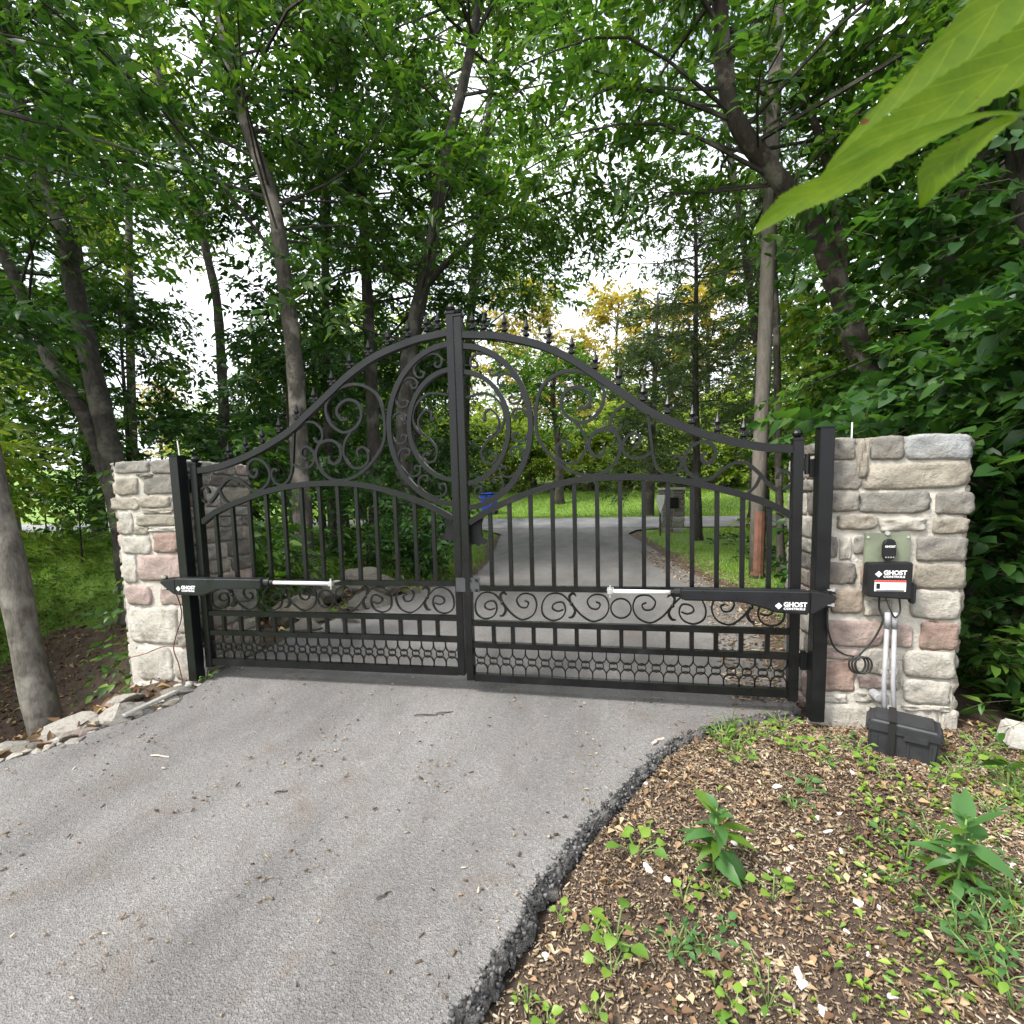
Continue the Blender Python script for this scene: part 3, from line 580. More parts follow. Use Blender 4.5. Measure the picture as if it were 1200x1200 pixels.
FRONT_R = [(1.952, 2.063, 1.233, 1.344, GREY), (2.069, 2.124, 1.141, 1.337, TAN), (2.129, 2.276, 1.227, 1.347, GREY), (2.280, 2.560, 1.219, 1.348, BLUE), (1.956, 2.096, 1.084, 1.228, GREY), (2.103, 2.561, 1.082, 1.213, TAN), (1.951, 2.091, 0.975, 1.078, GREY), (2.090, 2.402, 0.964, 1.076, GREY), (2.419, 2.585, 0.953, 1.068, GREY), (1.988, 2.177, 0.884, 0.968, TAN), (2.184, 2.387, 0.876, 0.944, PALE), (2.411, 2.568, 0.860, 0.943, TAN), (1.950, 2.004, 0.738, 0.854, GREY), (2.006, 2.065, 0.729, 0.854, PALE), (2.070, 2.158, 0.758, 0.858, GREY), (2.347, 2.565, 0.725, 0.854, GREY), (1.949, 2.090, 0.604, 0.722, DARK), (2.106, 2.153, 0.606, 0.707, RED), (2.343, 2.566, 0.588, 0.719, TAN), (1.975, 2.128, 0.454, 0.583, BROWN), (2.132, 2.257, 0.447, 0.533, PALE), (2.331, 2.556, 0.436, 0.587, PALE), (1.952, 2.235, 0.281, 0.425, PINK), (2.239, 2.353, 0.284, 0.408, PINK), (2.382, 2.554, 0.278, 0.427, RED), (1.948, 2.127, 0.213, 0.274, PINK), (2.152, 2.263, 0.139, 0.281, PALE), (2.317, 2.546, 0.133, 0.280, PALE), (1.944, 2.110, 0.039, 0.207, RED), (2.119, 2.239, 0.064, 0.131, PINK), (2.241, 2.313, 0.065, 0.260, PALE), (2.320, 2.536, -0.000, 0.129, PALE), (1.937, 2.072, -0.019, 0.031, PALE), (2.102, 2.264, -0.011, 0.049, PALE), (2.316, 2.537, -0.036, -0.001, PALE), (1.886, 2.199, -0.233, -0.020, PALE), (2.203, 2.491, -0.210, -0.013, PALE), (2.496, 2.573, -0.230, -0.020, PALE)]  # stone hues also carry the light: shaded darker above, paler at the foot
FRONT_L = [(-2.464, -2.172, 1.299, 1.382, GREY), (-2.163, -1.924, 1.287, 1.386, GREY), (-2.467, -2.283, 1.151, 1.274, TAN), (-2.235, -1.931, 1.151, 1.284, GREY), (-2.282, -2.151, 1.270, 1.296, GREY), (-2.529, -2.289, 1.051, 1.140, TAN), (-2.285, -2.027, 1.061, 1.145, TAN), (-2.021, -1.920, 1.037, 1.146, GREY), (-2.268, -2.015, 1.021, 1.061, TAN), (-2.477, -2.350, 0.880, 1.043, PALE), (-2.317, -1.926, 0.940, 1.020, TAN), (-2.349, -2.226, 0.879, 0.941, TAN), (-2.223, -1.932, 0.901, 0.940, PALE), (-2.458, -2.218, 0.746, 0.874, PALE), (-2.193, -1.995, 0.753, 0.897, RED), (-1.986, -1.909, 0.757, 0.897, PINK), (-2.467, -2.351, 0.544, 0.742, PALE), (-2.341, -1.911, 0.560, 0.747, PINK), (-2.460, -2.247, 0.389, 0.533, PINK), (-2.178, -1.979, 0.396, 0.537, PINK), (-1.978, -1.910, 0.399, 0.551, PALE), (-2.455, -2.050, 0.115, 0.388, PALE), (-2.041, -1.899, 0.202, 0.395, PALE), (-2.060, -1.903, 0.106, 0.198, TAN), (-2.424, -2.118, -0.151, 0.107, PALE), (-2.114, -1.852, -0.128, 0.103, PALE), (-2.443, -1.855, -0.229, -0.147, PALE)]
pillarR = pillar('stone_pillar', 'stone gate pillar carrying the black control box', 1.955, 2.555, 0.0, 0.62, -0.22, 1.345, FRONT_R, 31, 'west')
pillarL = pillar('stone_pillar', 'stone gate pillar beside the leaning grey tree trunk', -2.49, -1.93, 0.0, 0.62, -0.35, 1.38, FRONT_L, 57, 'east')
# ---------------------------------------------------------------- gate openers, control box, battery box, cables
def text(body, x, y, z, size, mat_, parent, bold=0.0, sx=1.0, name='lettering'):
    cu = bpy.data.curves.new(name, 'FONT'); cu.body = body; cu.size = size; cu.extrude = 0.0006; cu.offset = bold; cu.align_x = 'LEFT'
    cu.resolution_u = 3; tmp = bpy.data.objects.new(name, cu); me = bpy.data.meshes.new_from_object(tmp); bpy.data.objects.remove(tmp); me.name = name; me.materials.clear()
    o = link(name, me, mat_, parent)
    o.location = (x, y, z); o.rotation_euler = (math.pi/2, 0, 0); o.scale = (sx, 1, 1); return o
def logo(parent, x, y, z, w):
    """diamond emblem and two lines of lettering, total width w, baseline of the lower line at z"""
    k = w/0.145; e = 0.017*k
    m = MB()
    for dx, dz in ((0, 1), (1, 0), (0, -1), (-1, 0)):
        c = (x+e+dx*e*0.5, z+0.018*k+dz*e*0.5); r_ = e*0.46
        m.prism([(c[0]-r_, c[1]), (c[0], c[1]-r_), (c[0]+r_, c[1]), (c[0], c[1]+r_)], y-0.0012, y)
    m.build('emblem', M['white_print'], parent)
    text('GHOST', x+2.3*e, y, z+0.0155*k, 0.031*k, M['white_print'], parent, 0.0011*k, 1.0)
    text('CONTROLS', x+2.3*e, y, z, 0.0150*k, M['white_print'], parent, 0.0004*k, 1.22)
def shell(poly, y0, y1, name, mat_, parent, bev=0.008):
    me = MB().prism(poly, y0, y1).mesh(name); bm = bmesh.new(); bm.from_mesh(me)
    bmesh.ops.bevel(bm, geom=list(bm.edges), offset=bev, segments=3, affect='EDGES', clamp_overlap=True); bm.to_mesh(me); bm.free()
    o = link(name, me, mat_, parent); return o
def opener(label, pts):
    """pts: all in world x,z on the arm's axis plane y=-0.12"""
    s = pts['s']; x0 = pts['x_back']; y = -0.12
    o = empty('gate_opener', (x0, y, pts['z_rod'])); tag(o, label, 'gate opener', 'linear gate opener arms')
    Lx = lambda a: [(px-x0, pz-pts['z_rod']) for px, pz in a]
    shell(Lx(pts['housing']), -0.036, 0.036, 'housing', M['arm_paint'], o)
    shell(Lx(pts['tail']), -0.028, 0.028, 'tail_cap', M['black_plastic'], o, 0.006)
    r0, r1 = pts['rod']; zz = 0.0
    MB().tube([(r0-x0, 0, zz), (r1-x0, 0, zz)], 0.0125, 12).build('piston_rod', M['chrome'], o, True)
    c0, c1 = pts['collar']; MB().tube([(c0-x0, 0, zz), ((c0*0.6+c1*0.4)-x0, 0, zz)], 0.0175, 12).tube([((c0*0.6+c1*0.4)-x0, 0, zz), (c1-x0, 0, zz)], 0.024, 12).build('collar', M['black_plastic'], o)
    b = pts['bracket']-x0
    MB().box((b, 0.045, 0.004), (0.035, 0.085, 0.006)).box((b, 0.002, 0.0), (0.03, 0.03, 0.03), bev=0.004).tube([(b, 0.002, -0.035), (b, 0.002, 0.03)], 0.006, 8).build('gate_bracket', M['zinc'], o)
    t = pts['tip']-x0
    br = MB().box((t+s*0.005, 0.03, 0.012), (0.045, 0.09, 0.006)).box((t+s*0.005, 0.03, -0.05), (0.045, 0.09, 0.006)).tube([(t, -0.005, -0.06), (t, -0.005, 0.035)], 0.007, 8).build('post_bracket', M['black_plastic'], o)
    for dz in (0.03, -0.045):
        MB().tube([(t+s*0.012, -0.018, dz-0.006), (t+s*0.012, -0.018, dz+0.010)], 0.011, 6).box((t+s*0.002, -0.02, dz), (0.03, 0.012, 0.006)).build('bolt', M['zinc'], br)
    logo(o, pts['logo'][0]-x0, -0.0375, pts['logo'][1]-pts['z_rod'], pts['logo'][2])
    return o
opener('black gate opener arm reaching from the control box pillar, silver rod', dict(s=1, x_back=1.93, z_rod=0.570,
    housing=[(1.222, 0.594), (1.222, 0.545), (1.24, 0.534), (1.515, 0.532), (1.624, 0.502), (1.677, 0.482), (1.833, 0.474), (1.833, 0.594)],
    tail=[(1.833, 0.591), (1.833, 0.476), (1.85, 0.476), (1.952, 0.546), (1.952, 0.570), (1.87, 0.591)],
    rod=(0.88, 1.20), collar=(1.175, 1.224), bracket=0.865, tip=1.925, logo=(1.672, 0.500, 0.148)))
opener('black gate opener arm reaching from the pillar by the grey tree, silver rod', dict(s=-1, x_back=-1.97, z_rod=0.586,
    housing=[(-1.259, 0.612), (-1.9, 0.610), (-1.9, 0.500), (-1.70, 0.498), (-1.575, 0.540), (-1.27, 0.550), (-1.259, 0.558)],
    tail=[(-1.9, 0.607), (-1.955, 0.6), (-2.02, 0.59), (-2.02, 0.572), (-1.925, 0.502), (-1.9, 0.502)],
    rod=(-1.23, -0.81), collar=(-1.195, -1.257), bracket=-0.80, tip=-1.985, logo=(-1.885, 0.524, 0.148)))

ctl = empty('control_box', (2.2, -0.03, 0.55)); tag(ctl, 'black control box with white lettering and red sticker on the stone pillar', 'control box')
shell([(-0.098, 0.018), (-0.094, 0.178), (0.096, 0.182), (0.094, 0.0), (-0.088, 0.012)], -0.07, -0.008, 'case', M['black_plastic'], ctl, 0.012)
logo(ctl, -0.068, -0.0712, 0.108, 0.138)
st = MB().box((0.0, -0.0706, 0.068), (0.135, 0.0012, 0.054)).build('warning_sticker', M['white_print'], ctl)
MB().box((0.0, -0.0718, 0.0905), (0.135, 0.0012, 0.009)).build('sticker_stripe', M['red_print'], st)
MB().box((-0.052, -0.0718, 0.066), (0.016, 0.0012, 0.026)).box((0.0, -0.0718, 0.0445), (0.12, 0.0012, 0.004)).build('sticker_symbol', M['black_plastic'], st)
for i in range(5): MB().box((0.018, -0.0718, 0.080-i*0.0075), (0.08-0.012*(i % 2), 0.001, 0.0022)).build('sticker_line', M['conduit'], st)
MB().box((0.105, -0.05, 0.03), (0.02, 0.04, 0.10), bev=0.006).build('side_plug', M['black_plastic'], ctl)
brd = empty('backing_board', (2.205, -0.02, 0.56)); tag(brd, 'green-grey backing board fixed to the pillar above the control box', 'board')
MB().box((0.008, 0.0, 0.155), (0.20, 0.016, 0.31), bev=0.003).build('panel', M['board'], brd)
for dx in (-0.08, 0.095): MB().tube([(dx, -0.012, 0.29), (dx, -0.007, 0.29)], 0.006, 8).build('screw', M['zinc'], brd)
MB().tube([(0.003, -0.016, 0.31), (0.003, -0.008, 0.31)], 0.011, 10).build('hook', M['zinc'], brd)
rem = empty('remote_control', (2.21, -0.04, 0.735)); tag(rem, 'small black remote control hanging on the green backing board', 'remote')
shell([(-0.03, 0.02), (-0.03, 0.085), (-0.016, 0.108), (0.016, 0.108), (0.03, 0.085), (0.03, 0.02), (0.016, 0.0), (-0.016, 0.0)], -0.02, 0.0, 'case', M['black_plastic'], rem, 0.006)
text('GHOST', -0.022, -0.0206, 0.066, 0.014, M['white_print'], rem, 0.0003, 0.98)
for i in range(4): MB().tube([(-0.0165+i*0.011, -0.0215, 0.018), (-0.0165+i*0.011, -0.02, 0.018)], 0.0035, 8).build('button', M['conduit'], rem)
for (xa, za, xb, zb_), lab in (((2.212, 0.53, 2.20, -0.02), 'grey conduit pipe nearer the gate, running down to the battery box'), ((2.243, 0.53, 2.242, -0.02), 'grey conduit pipe farther from the gate, running down to the battery box')):
    cp = empty('conduit_pipe', (xb, -0.11, zb_)); tag(cp, lab, 'pipe', 'conduit pipes below the control box')
    MB().tube([(xa-xb, 0.045, za-zb_-0.06), (0.2*(xa-xb), 0.03, 0.15), (0, 0.0, 0)], 0.0105, 12).build('tube', M['conduit'], cp, True)
    MB().tube([(0.98*(xa-xb), 0.042, za-zb_-0.13), ((xa-xb), 0.045, za-zb_-0.05)], 0.0135, 12).build('coupling', M['conduit'], cp, True)
    MB().box((0.3*(xa-xb), 0.042, 0.2), (0.034, 0.03, 0.016), bev=0.003).build('strap', M['zinc'], cp)
jb = empty('junction_fitting', (2.185, -0.06, 0.05)); tag(jb, 'small grey junction fitting on the pillar beside the conduit', 'fitting')
MB().tube([(0, 0.045, 0), (0, -0.02, 0)], 0.022, 12).build('body', M['conduit'], jb); MB().tube([(0, -0.028, 0), (0, -0.02, 0)], 0.016, 12).build('cap', M['zinc'], jb)
bat = empty('battery_box', (2.235, -0.2, -0.215), (R(3), R(1.5), R(-24))); tag(bat, 'black plastic battery box standing at the foot of the pillar', 'battery box')
shell([(-0.128, 0.0), (-0.138, 0.19), (0.138, 0.19), (0.128, 0.0)], -0.075, 0.075, 'case', M['battery_plastic'], bat, 0.014)
shell([(-0.147, 0.15), (-0.147, 0.2), (-0.125, 0.222), (0.125, 0.216), (0.147, 0.19), (0.147, 0.15)], -0.085, 0.085, 'lid', M['battery_plastic'], bat, 0.016)
MB().box((-0.045, -0.088, 0.11), (0.028, 0.006, 0.21)).box((-0.045, 0.0, 0.224), (0.028, 0.17, 0.006)).build('strap', M['wire'], bat)
MB().box((0.045, -0.087, 0.16), (0.09, 0.01, 0.03), bev=0.004).build('latch', M['battery_plastic'], bat)
for dx in (-0.1, 0.02, 0.1): MB().box((dx, -0.0755, 0.075), (0.012, 0.008, 0.13), bev=0.002).build('rib', M['battery_plastic'], bat)
def cable(name, label, pts, rad, mat_, n=8, cat='cable'):
    o = MB().tube(catmull(pts, n), rad, 6).build(name, mat_, None, True); return tag(o, label, cat)
coil = [(2.082+0.034*math.cos(a)+0.002*a, -0.05-0.004*a/6.28, 0.205+0.043*math.sin(a)) for a in np.linspace(1.9, 1.9+6.28*3, 34)]
cable('power_cable', 'black cable with a hanging coil on the pillar beside the conduit', [(1.93, -0.10, 0.50), (1.935, -0.10, 0.40), (1.975, -0.07, 0.30), (2.03, -0.052, 0.255)]+coil+[(2.10, -0.055, 0.255), (2.155, -0.06, 0.335), (2.19, -0.07, 0.44), (2.175, -0.06, 0.50), (2.17, -0.07, 0.575)], 0.005, M['wire'], 3)
cable('lead_wire', 'thin black lead looping under the control box', [(2.19, -0.08, 0.56), (2.21, -0.09, 0.5), (2.235, -0.085, 0.46), (2.26, -0.075, 0.49), (2.25, -0.08, 0.56)], 0.004, M['wire'])
cable('wire', 'thin dark red wire dangling down the pillar to the rubble', [(-1.95, -0.10, 0.505), (-1.945, -0.08, 0.43), (-1.965, -0.055, 0.33), (-2.03, -0.05, 0.19), (-2.055, -0.05, 0.10), (-2.02, -0.055, 0.0), (-1.975, -0.08, -0.13), (-1.96, -0.12, -0.155)], 0.0038, M['wire_red'])
cable('wire', 'thin dark red wire strung sideways across the foot of the pillar', [(-2.46, -0.046, 0.02), (-2.3, -0.05, 0.06), (-2.15, -0.052, 0.115), (-2.06, -0.054, 0.125), (-1.93, -0.05, 0.12), (-1.88, -0.06, 0.13)], 0.003, M['wire_red'])
mb_ = empty('metal_strip', (-1.86, -0.37, -0.11)); tag(mb_, 'narrow pale metal strip lying on the rubble beside the drive', 'metal strip')
MB().box((0, 0, 0), (0.035, 0.42, 0.018), rot=Matrix.Rotation(R(-8), 3, 'Z') @ Matrix.Rotation(R(5), 3, 'X'), bev=0.003).build('bar', M['zinc'], mb_)

# ---------------------------------------------------------------- things beyond the gate
def gz(x, y): return float(z_ground(x, y))
p = empty('utility_pole', (2.66, 4.37, gz(2.66, 4.37)-0.1)); tag(p, 'weathered round wooden utility pole standing on the verge behind the gate', 'utility pole')
MB().tube([(0, 0, 0), (0.01, 0, 1.6), (0.06, 0.06, 4.0), (0.12, 0.12, 7.5)], [0.095, 0.092, 0.086, 0.078], 14).build('shaft', M['pole'], p, True)
MB().tube([(0, 0, 0.0), (0.006, 0, 0.14)], [0.105, 0.1], 14).build('butt_band', M['bark_dark'], p)
MB().tube([(0.003, 0, 0.14), (0.009, 0, 0.98)], [0.0965, 0.0945], 14).build('red_stained_base', simple('red_stain', (0.17, 0.075, 0.05), 0.85, noise=(7, 0.4), bump=(30, 0.5, 0.01)), p)
mp = empty('mailbox_pillar', (2.2, 11.4, gz(2.2, 11.4)-0.05), (0, 0, R(14))); tag(mp, 'grey stone mailbox pillar by the road behind the gate', 'mailbox')
MB().box((0, 0, 0.58), (0.5, 0.5, 1.16), bev=0.02).build('core', M['mortar'], mp)
k = 900
for z in np.arange(0.02, 1.1, 0.145):
    for face in ('front', 'east', 'west'):
        a = -0.25
        while a < 0.24:
            w = random.uniform(0.14, 0.27); w = 0.25-a if 0.25-a-w < 0.1 else w; k += 1
            add_stone(mp, face, a, a+w, z, z+0.145, random.choice([DARK, DARK, GREY, BLUE]), -0.25, 0.25, -0.25, 0.25, k); a += w
MB().box((0, 0, 1.19), (0.58, 0.58, 0.06), bev=0.01).build('cap', M['concrete'], mp)
MB().box((-0.05, -0.285, 0.82), (0.26, 0.05, 0.28), bev=0.01).build('mailbox_door', M['black_plastic'], mp)
sk = empty('marker_stake', (1.83, 10.2, gz(1.83, 10.2)-0.05)); tag(sk, 'thin stake with a white pointed marker in front of the mailbox pillar', 'stake')
MB().tube([(0, 0, 0), (0, 0, 1.02)], 0.014, 6).build('rod', M['black_plastic'], sk)
MB().prism([(-0.10, 1.06), (0.10, 1.06), (0.085, 0.86), (0.0, 0.6), (-0.085, 0.86)], -0.02, -0.004).build('marker', M['white_paint'], sk)
bx_ = -5.25; by_ = 20.6
bn = empty('wheelie_bin', (bx_, by_, gz(bx_, by_)), (0, 0, R(-12))); tag(bn, 'blue wheeled refuse bin standing on the lawn edge across the road', 'bin')
V = []
for z, w, d in ((0.08, 0.24, 0.26), (0.5, 0.28, 0.31), (0.92, 0.31, 0.36)): V += [(-w, -d, z), (w, -d, z), (w, d, z), (-w, d, z)]
m_ = MB().add(V, [(0, 3, 2, 1), (8, 9, 10, 11)]+[(4*r_+i, 4*r_+(i+1) % 4, 4*r_+4+(i+1) % 4, 4*r_+4+i) for r_ in (0, 1) for i in range(4)]); m_.build('tub', M['blue_plastic'], bn)
MB().box((0, 0, 0.96), (0.68, 0.8, 0.07), rot=Matrix.Rotation(R(-5), 3, 'X'), bev=0.02).build('lid', M['blue_plastic'], bn)
MB().tube([(-0.25, 0.42, 0.92), (0.25, 0.42, 0.92)], 0.018, 8).build('handle', M['blue_plastic'], bn)
for sx in (-0.27, 0.27): MB().tube([(sx-0.03, 0.26, 0.12), (sx+0.03, 0.26, 0.12)], 0.12, 14).build('wheel', M['black_plastic'], bn)
fp = empty('wooden_post', (6.2, 11.9, gz(6.2, 11.9)-0.1)); tag(fp, 'slim pale wooden post standing at the roadside behind the gate', 'post')
MB().box((0, 0, 0.62), (0.09, 0.09, 1.25), bev=0.008).build('shaft', M['post_wood'], fp); MB().box((0, 0, 1.265), (0.11, 0.11, 0.04), bev=0.008).build('cap', M['post_wood'], fp)
# ---------------------------------------------------------------- loose stones
def rock_mesh(seed, sub=2, rough=0.28):
    bm = bmesh.new(); bmesh.ops.create_icosphere(bm, subdivisions=sub, radius=1.0); rg = random.Random(seed)
    cuts = [(Vector((rg.gauss(0, 1), rg.gauss(0, 1), rg.gauss(0, 1))).normalized(), rg.uniform(0.4, 0.8)) for _ in range(14)]
    for v in bm.verts:
        for nrm, dd in cuts:
            k = v.co.dot(nrm)
            if k > dd: v.co -= nrm*(k-dd)*0.92
        v.co *= 1+rg.uniform(-rough, rough)*0.2
    me = bpy.data.meshes.new('rock'); bm.to_mesh(me); bm.free(); me.polygons.foreach_set('use_smooth', [False]*len(me.polygons)); return me
M['pebble'] = simple('pebble', (0.62, 0.59, 0.54), 0.8, noise=(25, 0.2))
def rock(name, loc, size, label, cat, group, seed, col, sub=2):
    o = link(name, rock_mesh(seed, sub), M['pebble'] if name == 'pebble' else M['stone']); o.location = loc; o.scale = size
    rg = random.Random(seed+5); o.rotation_euler = (rg.uniform(-0.35, 0.35), rg.uniform(-0.35, 0.35), rg.uniform(0, 6.28)); o.color = (*col, 1)
    return tag(o, label, cat, group)
rg = random.Random(5)
small_v, small_f = [], []
for i in range(130):
    t = rg.random(); y = -0.05-1.25*t; x = float(xl(y))-rg.uniform(0.02, 0.42)*(0.6+0.6*t)+0.02
    s = rg.choice([0.018, 0.025, 0.03, 0.04, 0.05, 0.065, 0.085])
    z = float(z_base(x, y))-0.035-0.34*max(0, float(xl(y))-x-0.12)+0.03*rg.random()
    size = (s*rg.uniform(0.9, 1.5), s*rg.uniform(0.7, 1.2), s*rg.uniform(0.45, 0.8)); word, col = rg.choice([('cream', PALE), ('tan', TAN), ('whitish', (0.52, 0.49, 0.44)), ('grey', GREY), ('pinkish', PINK)])
    if s < 0.045:      # chips too small to pick apart: one mass
        me = rock_mesh(100+i, 1); n0 = len(small_v); Rz = Matrix.Rotation(rg.uniform(0, 6.28), 3, 'Z')
        small_v += [tuple(Rz @ Vector((v.co.x*size[0], v.co.y*size[1], v.co.z*size[2]))+Vector((x, y, z))) for v in me.vertices]; small_f += [tuple(q+n0 for q in pl.vertices) for pl in me.polygons]; bpy.data.meshes.remove(me); continue
    zone = 'at the foot of the pillar' if y > -0.3 else 'below the pillar beside the metal strip' if y > -0.55 else 'in the middle of the rubble bank' if y > -0.85 else 'in the rubble beside the grey trunk' if y > -1.05 else 'at the picture-edge end of the rubble'
    rock('rubble_stone', (x, y, z), size, ('large ' if s > 0.08 else 'middling ' if s > 0.06 else 'small ')+word+' broken stone '+zone, 'stone', 'rubble along the edge of the drive', 100+i, col)
me = bpy.data.meshes.new('stone_chips'); me.from_pydata(small_v, [], small_f)
o = tag(link('stone_chips', me, M['stone']), 'small pale stone chips packed between the rubble stones', 'rubble', kind='stuff'); o.color = (0.42, 0.39, 0.34, 1)
for i, (x, y, s, lab) in enumerate([(-2.05, -0.46, 0.15, 'largest slanting pale slab in the rubble below the pillar'), (-2.22, -0.62, 0.13, 'broad tan slab in the rubble bank near the grey tree'), (-2.34, -0.86, 0.11, 'rounded pale stone in the rubble bank at the picture edge'), (-2.2, -0.3, 0.12, 'tilted pale stone against the foot of the pillar')]):
    rock('rubble_slab', (x, y, float(z_base(x, y))-0.04), (s*1.3, s, s*0.6), lab, 'stone', 'rubble along the edge of the drive', 300+i, PALE, 3)
BOULD = [(-2.15, 1.5, 0.34, 0.20, 'wide flat-topped'), (-1.78, 2.25, 0.40, 0.15, 'long low'), (-2.5, 2.3, 0.42, 0.17, 'broad blocky'), (-2.1, 2.9, 0.42, 0.15, 'flat crowning'), (-2.75, 1.5, 0.28, 0.2, 'dark mossy'), (-1.62, 1.5, 0.16, 0.10, 'small loose'), (-1.9, 1.15, 0.2, 0.13, 'small wedge-shaped'), (-2.4, 3.2, 0.34, 0.22, 'farthest grey'), (-1.55, 2.85, 0.17, 0.11, 'small pale')]
for i, (x, y, s, h, word) in enumerate(BOULD):
    rock('boulder', (x, y, gz(x, y)+h*0.45), (s, s*0.75, h), word+' boulder in the rock heap behind the gate', 'boulder', 'boulders behind the gate', 400+i, rg.choice([(0.13, 0.12, 0.105), (0.17, 0.15, 0.125), (0.2, 0.185, 0.16)]), 3)
blk = empty('concrete_block', (2.86, -0.12, gz(2.86, -0.12)+0.02), (R(4), R(9), R(-12))); tag(blk, 'pale broken concrete block lying beside the pillar near ferns', 'block')
m_ = MB().box((0, 0, 0.05), (0.32, 0.13, 0.1), bev=0.012); m_.build('slab', M['concrete'], blk); MB().box((0.12, 0.01, 0.115), (0.1, 0.1, 0.035), bev=0.01).build('broken_lip', M['concrete'], blk)
PEB = [(1.68, -1.14, 1.5), (1.43, -1.42, 1.5), (1.66, -1.41, 1.3), (1.61, -1.28, 1.0), (1.65, -1.29, .8), (1.46, -1.49, 1.2), (1.43, -1.39, 1.2), (1.74, -1.14, .8), (1.54, -0.94, 1.0), (1.5, -1.04, 1.0), (1.43, -1.06, .8), (1.69, -0.85, 1.2), (1.71, -0.93, 1.0), (1.77, -0.73, .9), (1.02, -1.12, 1.3), (1.08, -1.15, 1.0), (1.03, -0.66, 1.0), (0.85, -0.9, 1.2), (0.82, -0.88, 1.0), (0.97, -0.52, 1.0), (1.84, -0.43, 1.3), (1.93, -0.45, 1.2), (2.2, -0.45, 1.2), (2.25, -0.9, 1.1), (2.23, -0.96, 1.0), (1.69, -1.26, .8), (1.62, -1.22, .8), (1.81, -1.06, .9), (1.34, -0.95, 1.1), (1.09, -1.33, .8), (0.7, -1.46, 1.0), (1.24, -1.47, .8), (1.76, -0.96, .8), (1.75, -1.02, .7), (1.12, -0.62, .9), (1.58, -0.6, 1.4), (1.67, -0.79, 1.2), (1.57, -0.85, .9), (2.02, -0.92, .8)]
for i, (x, y, s) in enumerate(PEB):
    s *= 0.016; rock('pebble', (x, y, gz(x, y)+s*0.4), (s*rg.uniform(0.9, 1.35), s*rg.uniform(0.7, 1.0), s*0.6), ('large ' if s > 0.0185 else 'small ' if s < 0.0145 else '')+['rounded ', 'long ', 'flat ', 'angular '][i % 4]+'pale pebble on the mulch '+('by the asphalt edge' if x-float(xr(y)) < 0.3 else 'below the battery box' if y > -0.55 else 'near the tall weed at the right' if x > 1.95 else 'near the bottom of the picture' if y < -1.2 else 'in the middle of the bed'), 'pebble', 'pebbles on the mulch bed', 500+i, rg.choice([(0.62, 0.6, 0.56), (0.55, 0.52, 0.46), (0.5, 0.42, 0.34)]))
# gate-side twigs and crumbs on the asphalt
def scatter_pts(n, fx0, fx1, y0, y1, rng, p=1.0):
    y = y0+(y1-y0)*rng.random(n)**p; a = fx0(y); b = fx1(y); return np.c_[a+(b-a)*rng.random(n), y]
def boxes_mesh(name, C, L_, Wd, H, yaw, tilt):
    n = len(C); s = np.array([(-1, -1, -1), (1, -1, -1), (1, 1, -1), (-1, 1, -1), (-1, -1, 1), (1, -1, 1), (1, 1, 1), (-1, 1, 1)], float)/2
    v = s[None]*np.stack([L_, Wd, H], 1)[:, None, :]
    v[:, :, 1] *= np.where(s[None, :, 0] > 0, 0.55, 1.0)
    ct, st_ = np.cos(tilt)[:, None], np.sin(tilt)[:, None]; x = v[..., 0]*ct-v[..., 2]*st_; z = v[..., 0]*st_+v[..., 2]*ct
    c, s2 = np.cos(yaw)[:, None], np.sin(yaw)[:, None]; X = x*c-v[..., 1]*s2; Y = x*s2+v[..., 1]*c
    Vv = np.stack([X, Y, z], -1)+C[:, None, :]
    f = np.array([(0, 3, 2, 1), (4, 5, 6, 7), (0, 1, 5, 4), (1, 2, 6, 5), (2, 3, 7, 6), (3, 0, 4, 7)])
    return np_mesh(name, Vv.reshape(-1, 3), (f[None]+(np.arange(n)*8)[:, None, None]).reshape(-1, 4))
M['chip'] = leaf_mat('chip', [(0.0, (0.045, 0.027, 0.018)), (0.3, (0.115, 0.07, 0.043)), (0.6, (0.22, 0.14, 0.085)), (0.88, (0.37, 0.26, 0.16)), (1.0, (0.6, 0.5, 0.37))], 0.0, 0.85, 1.0)
def chip_mat():
    m, nt, out = mat('chip'); g = N(nt, 'ShaderNodeNewGeometry'); tc = N(nt, 'ShaderNodeTexCoord')
    n1 = N(nt, 'ShaderNodeTexNoise', Scale=1.7, Detail=4.0); nt.links.new(tc.outputs['Object'], n1.inputs['Vector'])
    ma = N(nt, 'ShaderNodeMath', operation='MULTIPLY_ADD'); nt.links.new(n1.outputs['Fac'], ma.inputs[0]); ma.inputs[1].default_value = 1.1; ma.inputs[2].default_value = -0.55
    ad = N(nt, 'ShaderNodeMath', operation='ADD'); nt.links.new(g.outputs['Random Per Island'], ad.inputs[0]); nt.links.new(ma.outputs[0], ad.inputs[1])
    r_ = ramp(nt, [(0.0, (0.045, 0.03, 0.02)), (0.3, (0.115, 0.078, 0.05)), (0.6, (0.235, 0.168, 0.105)), (0.9, (0.34, 0.26, 0.17)), (1.0, (0.48, 0.4, 0.3))]); nt.links.new(ad.outputs[0], r_.inputs['Fac'])
    p = N(nt, 'ShaderNodeBsdfPrincipled', Roughness=0.85); nt.links.new(r_.outputs['Color'], p.inputs['Base Color']); nt.links.new(p.outputs['BSDF'], out.inputs['Surface']); return m
M['chip'] = chip_mat()
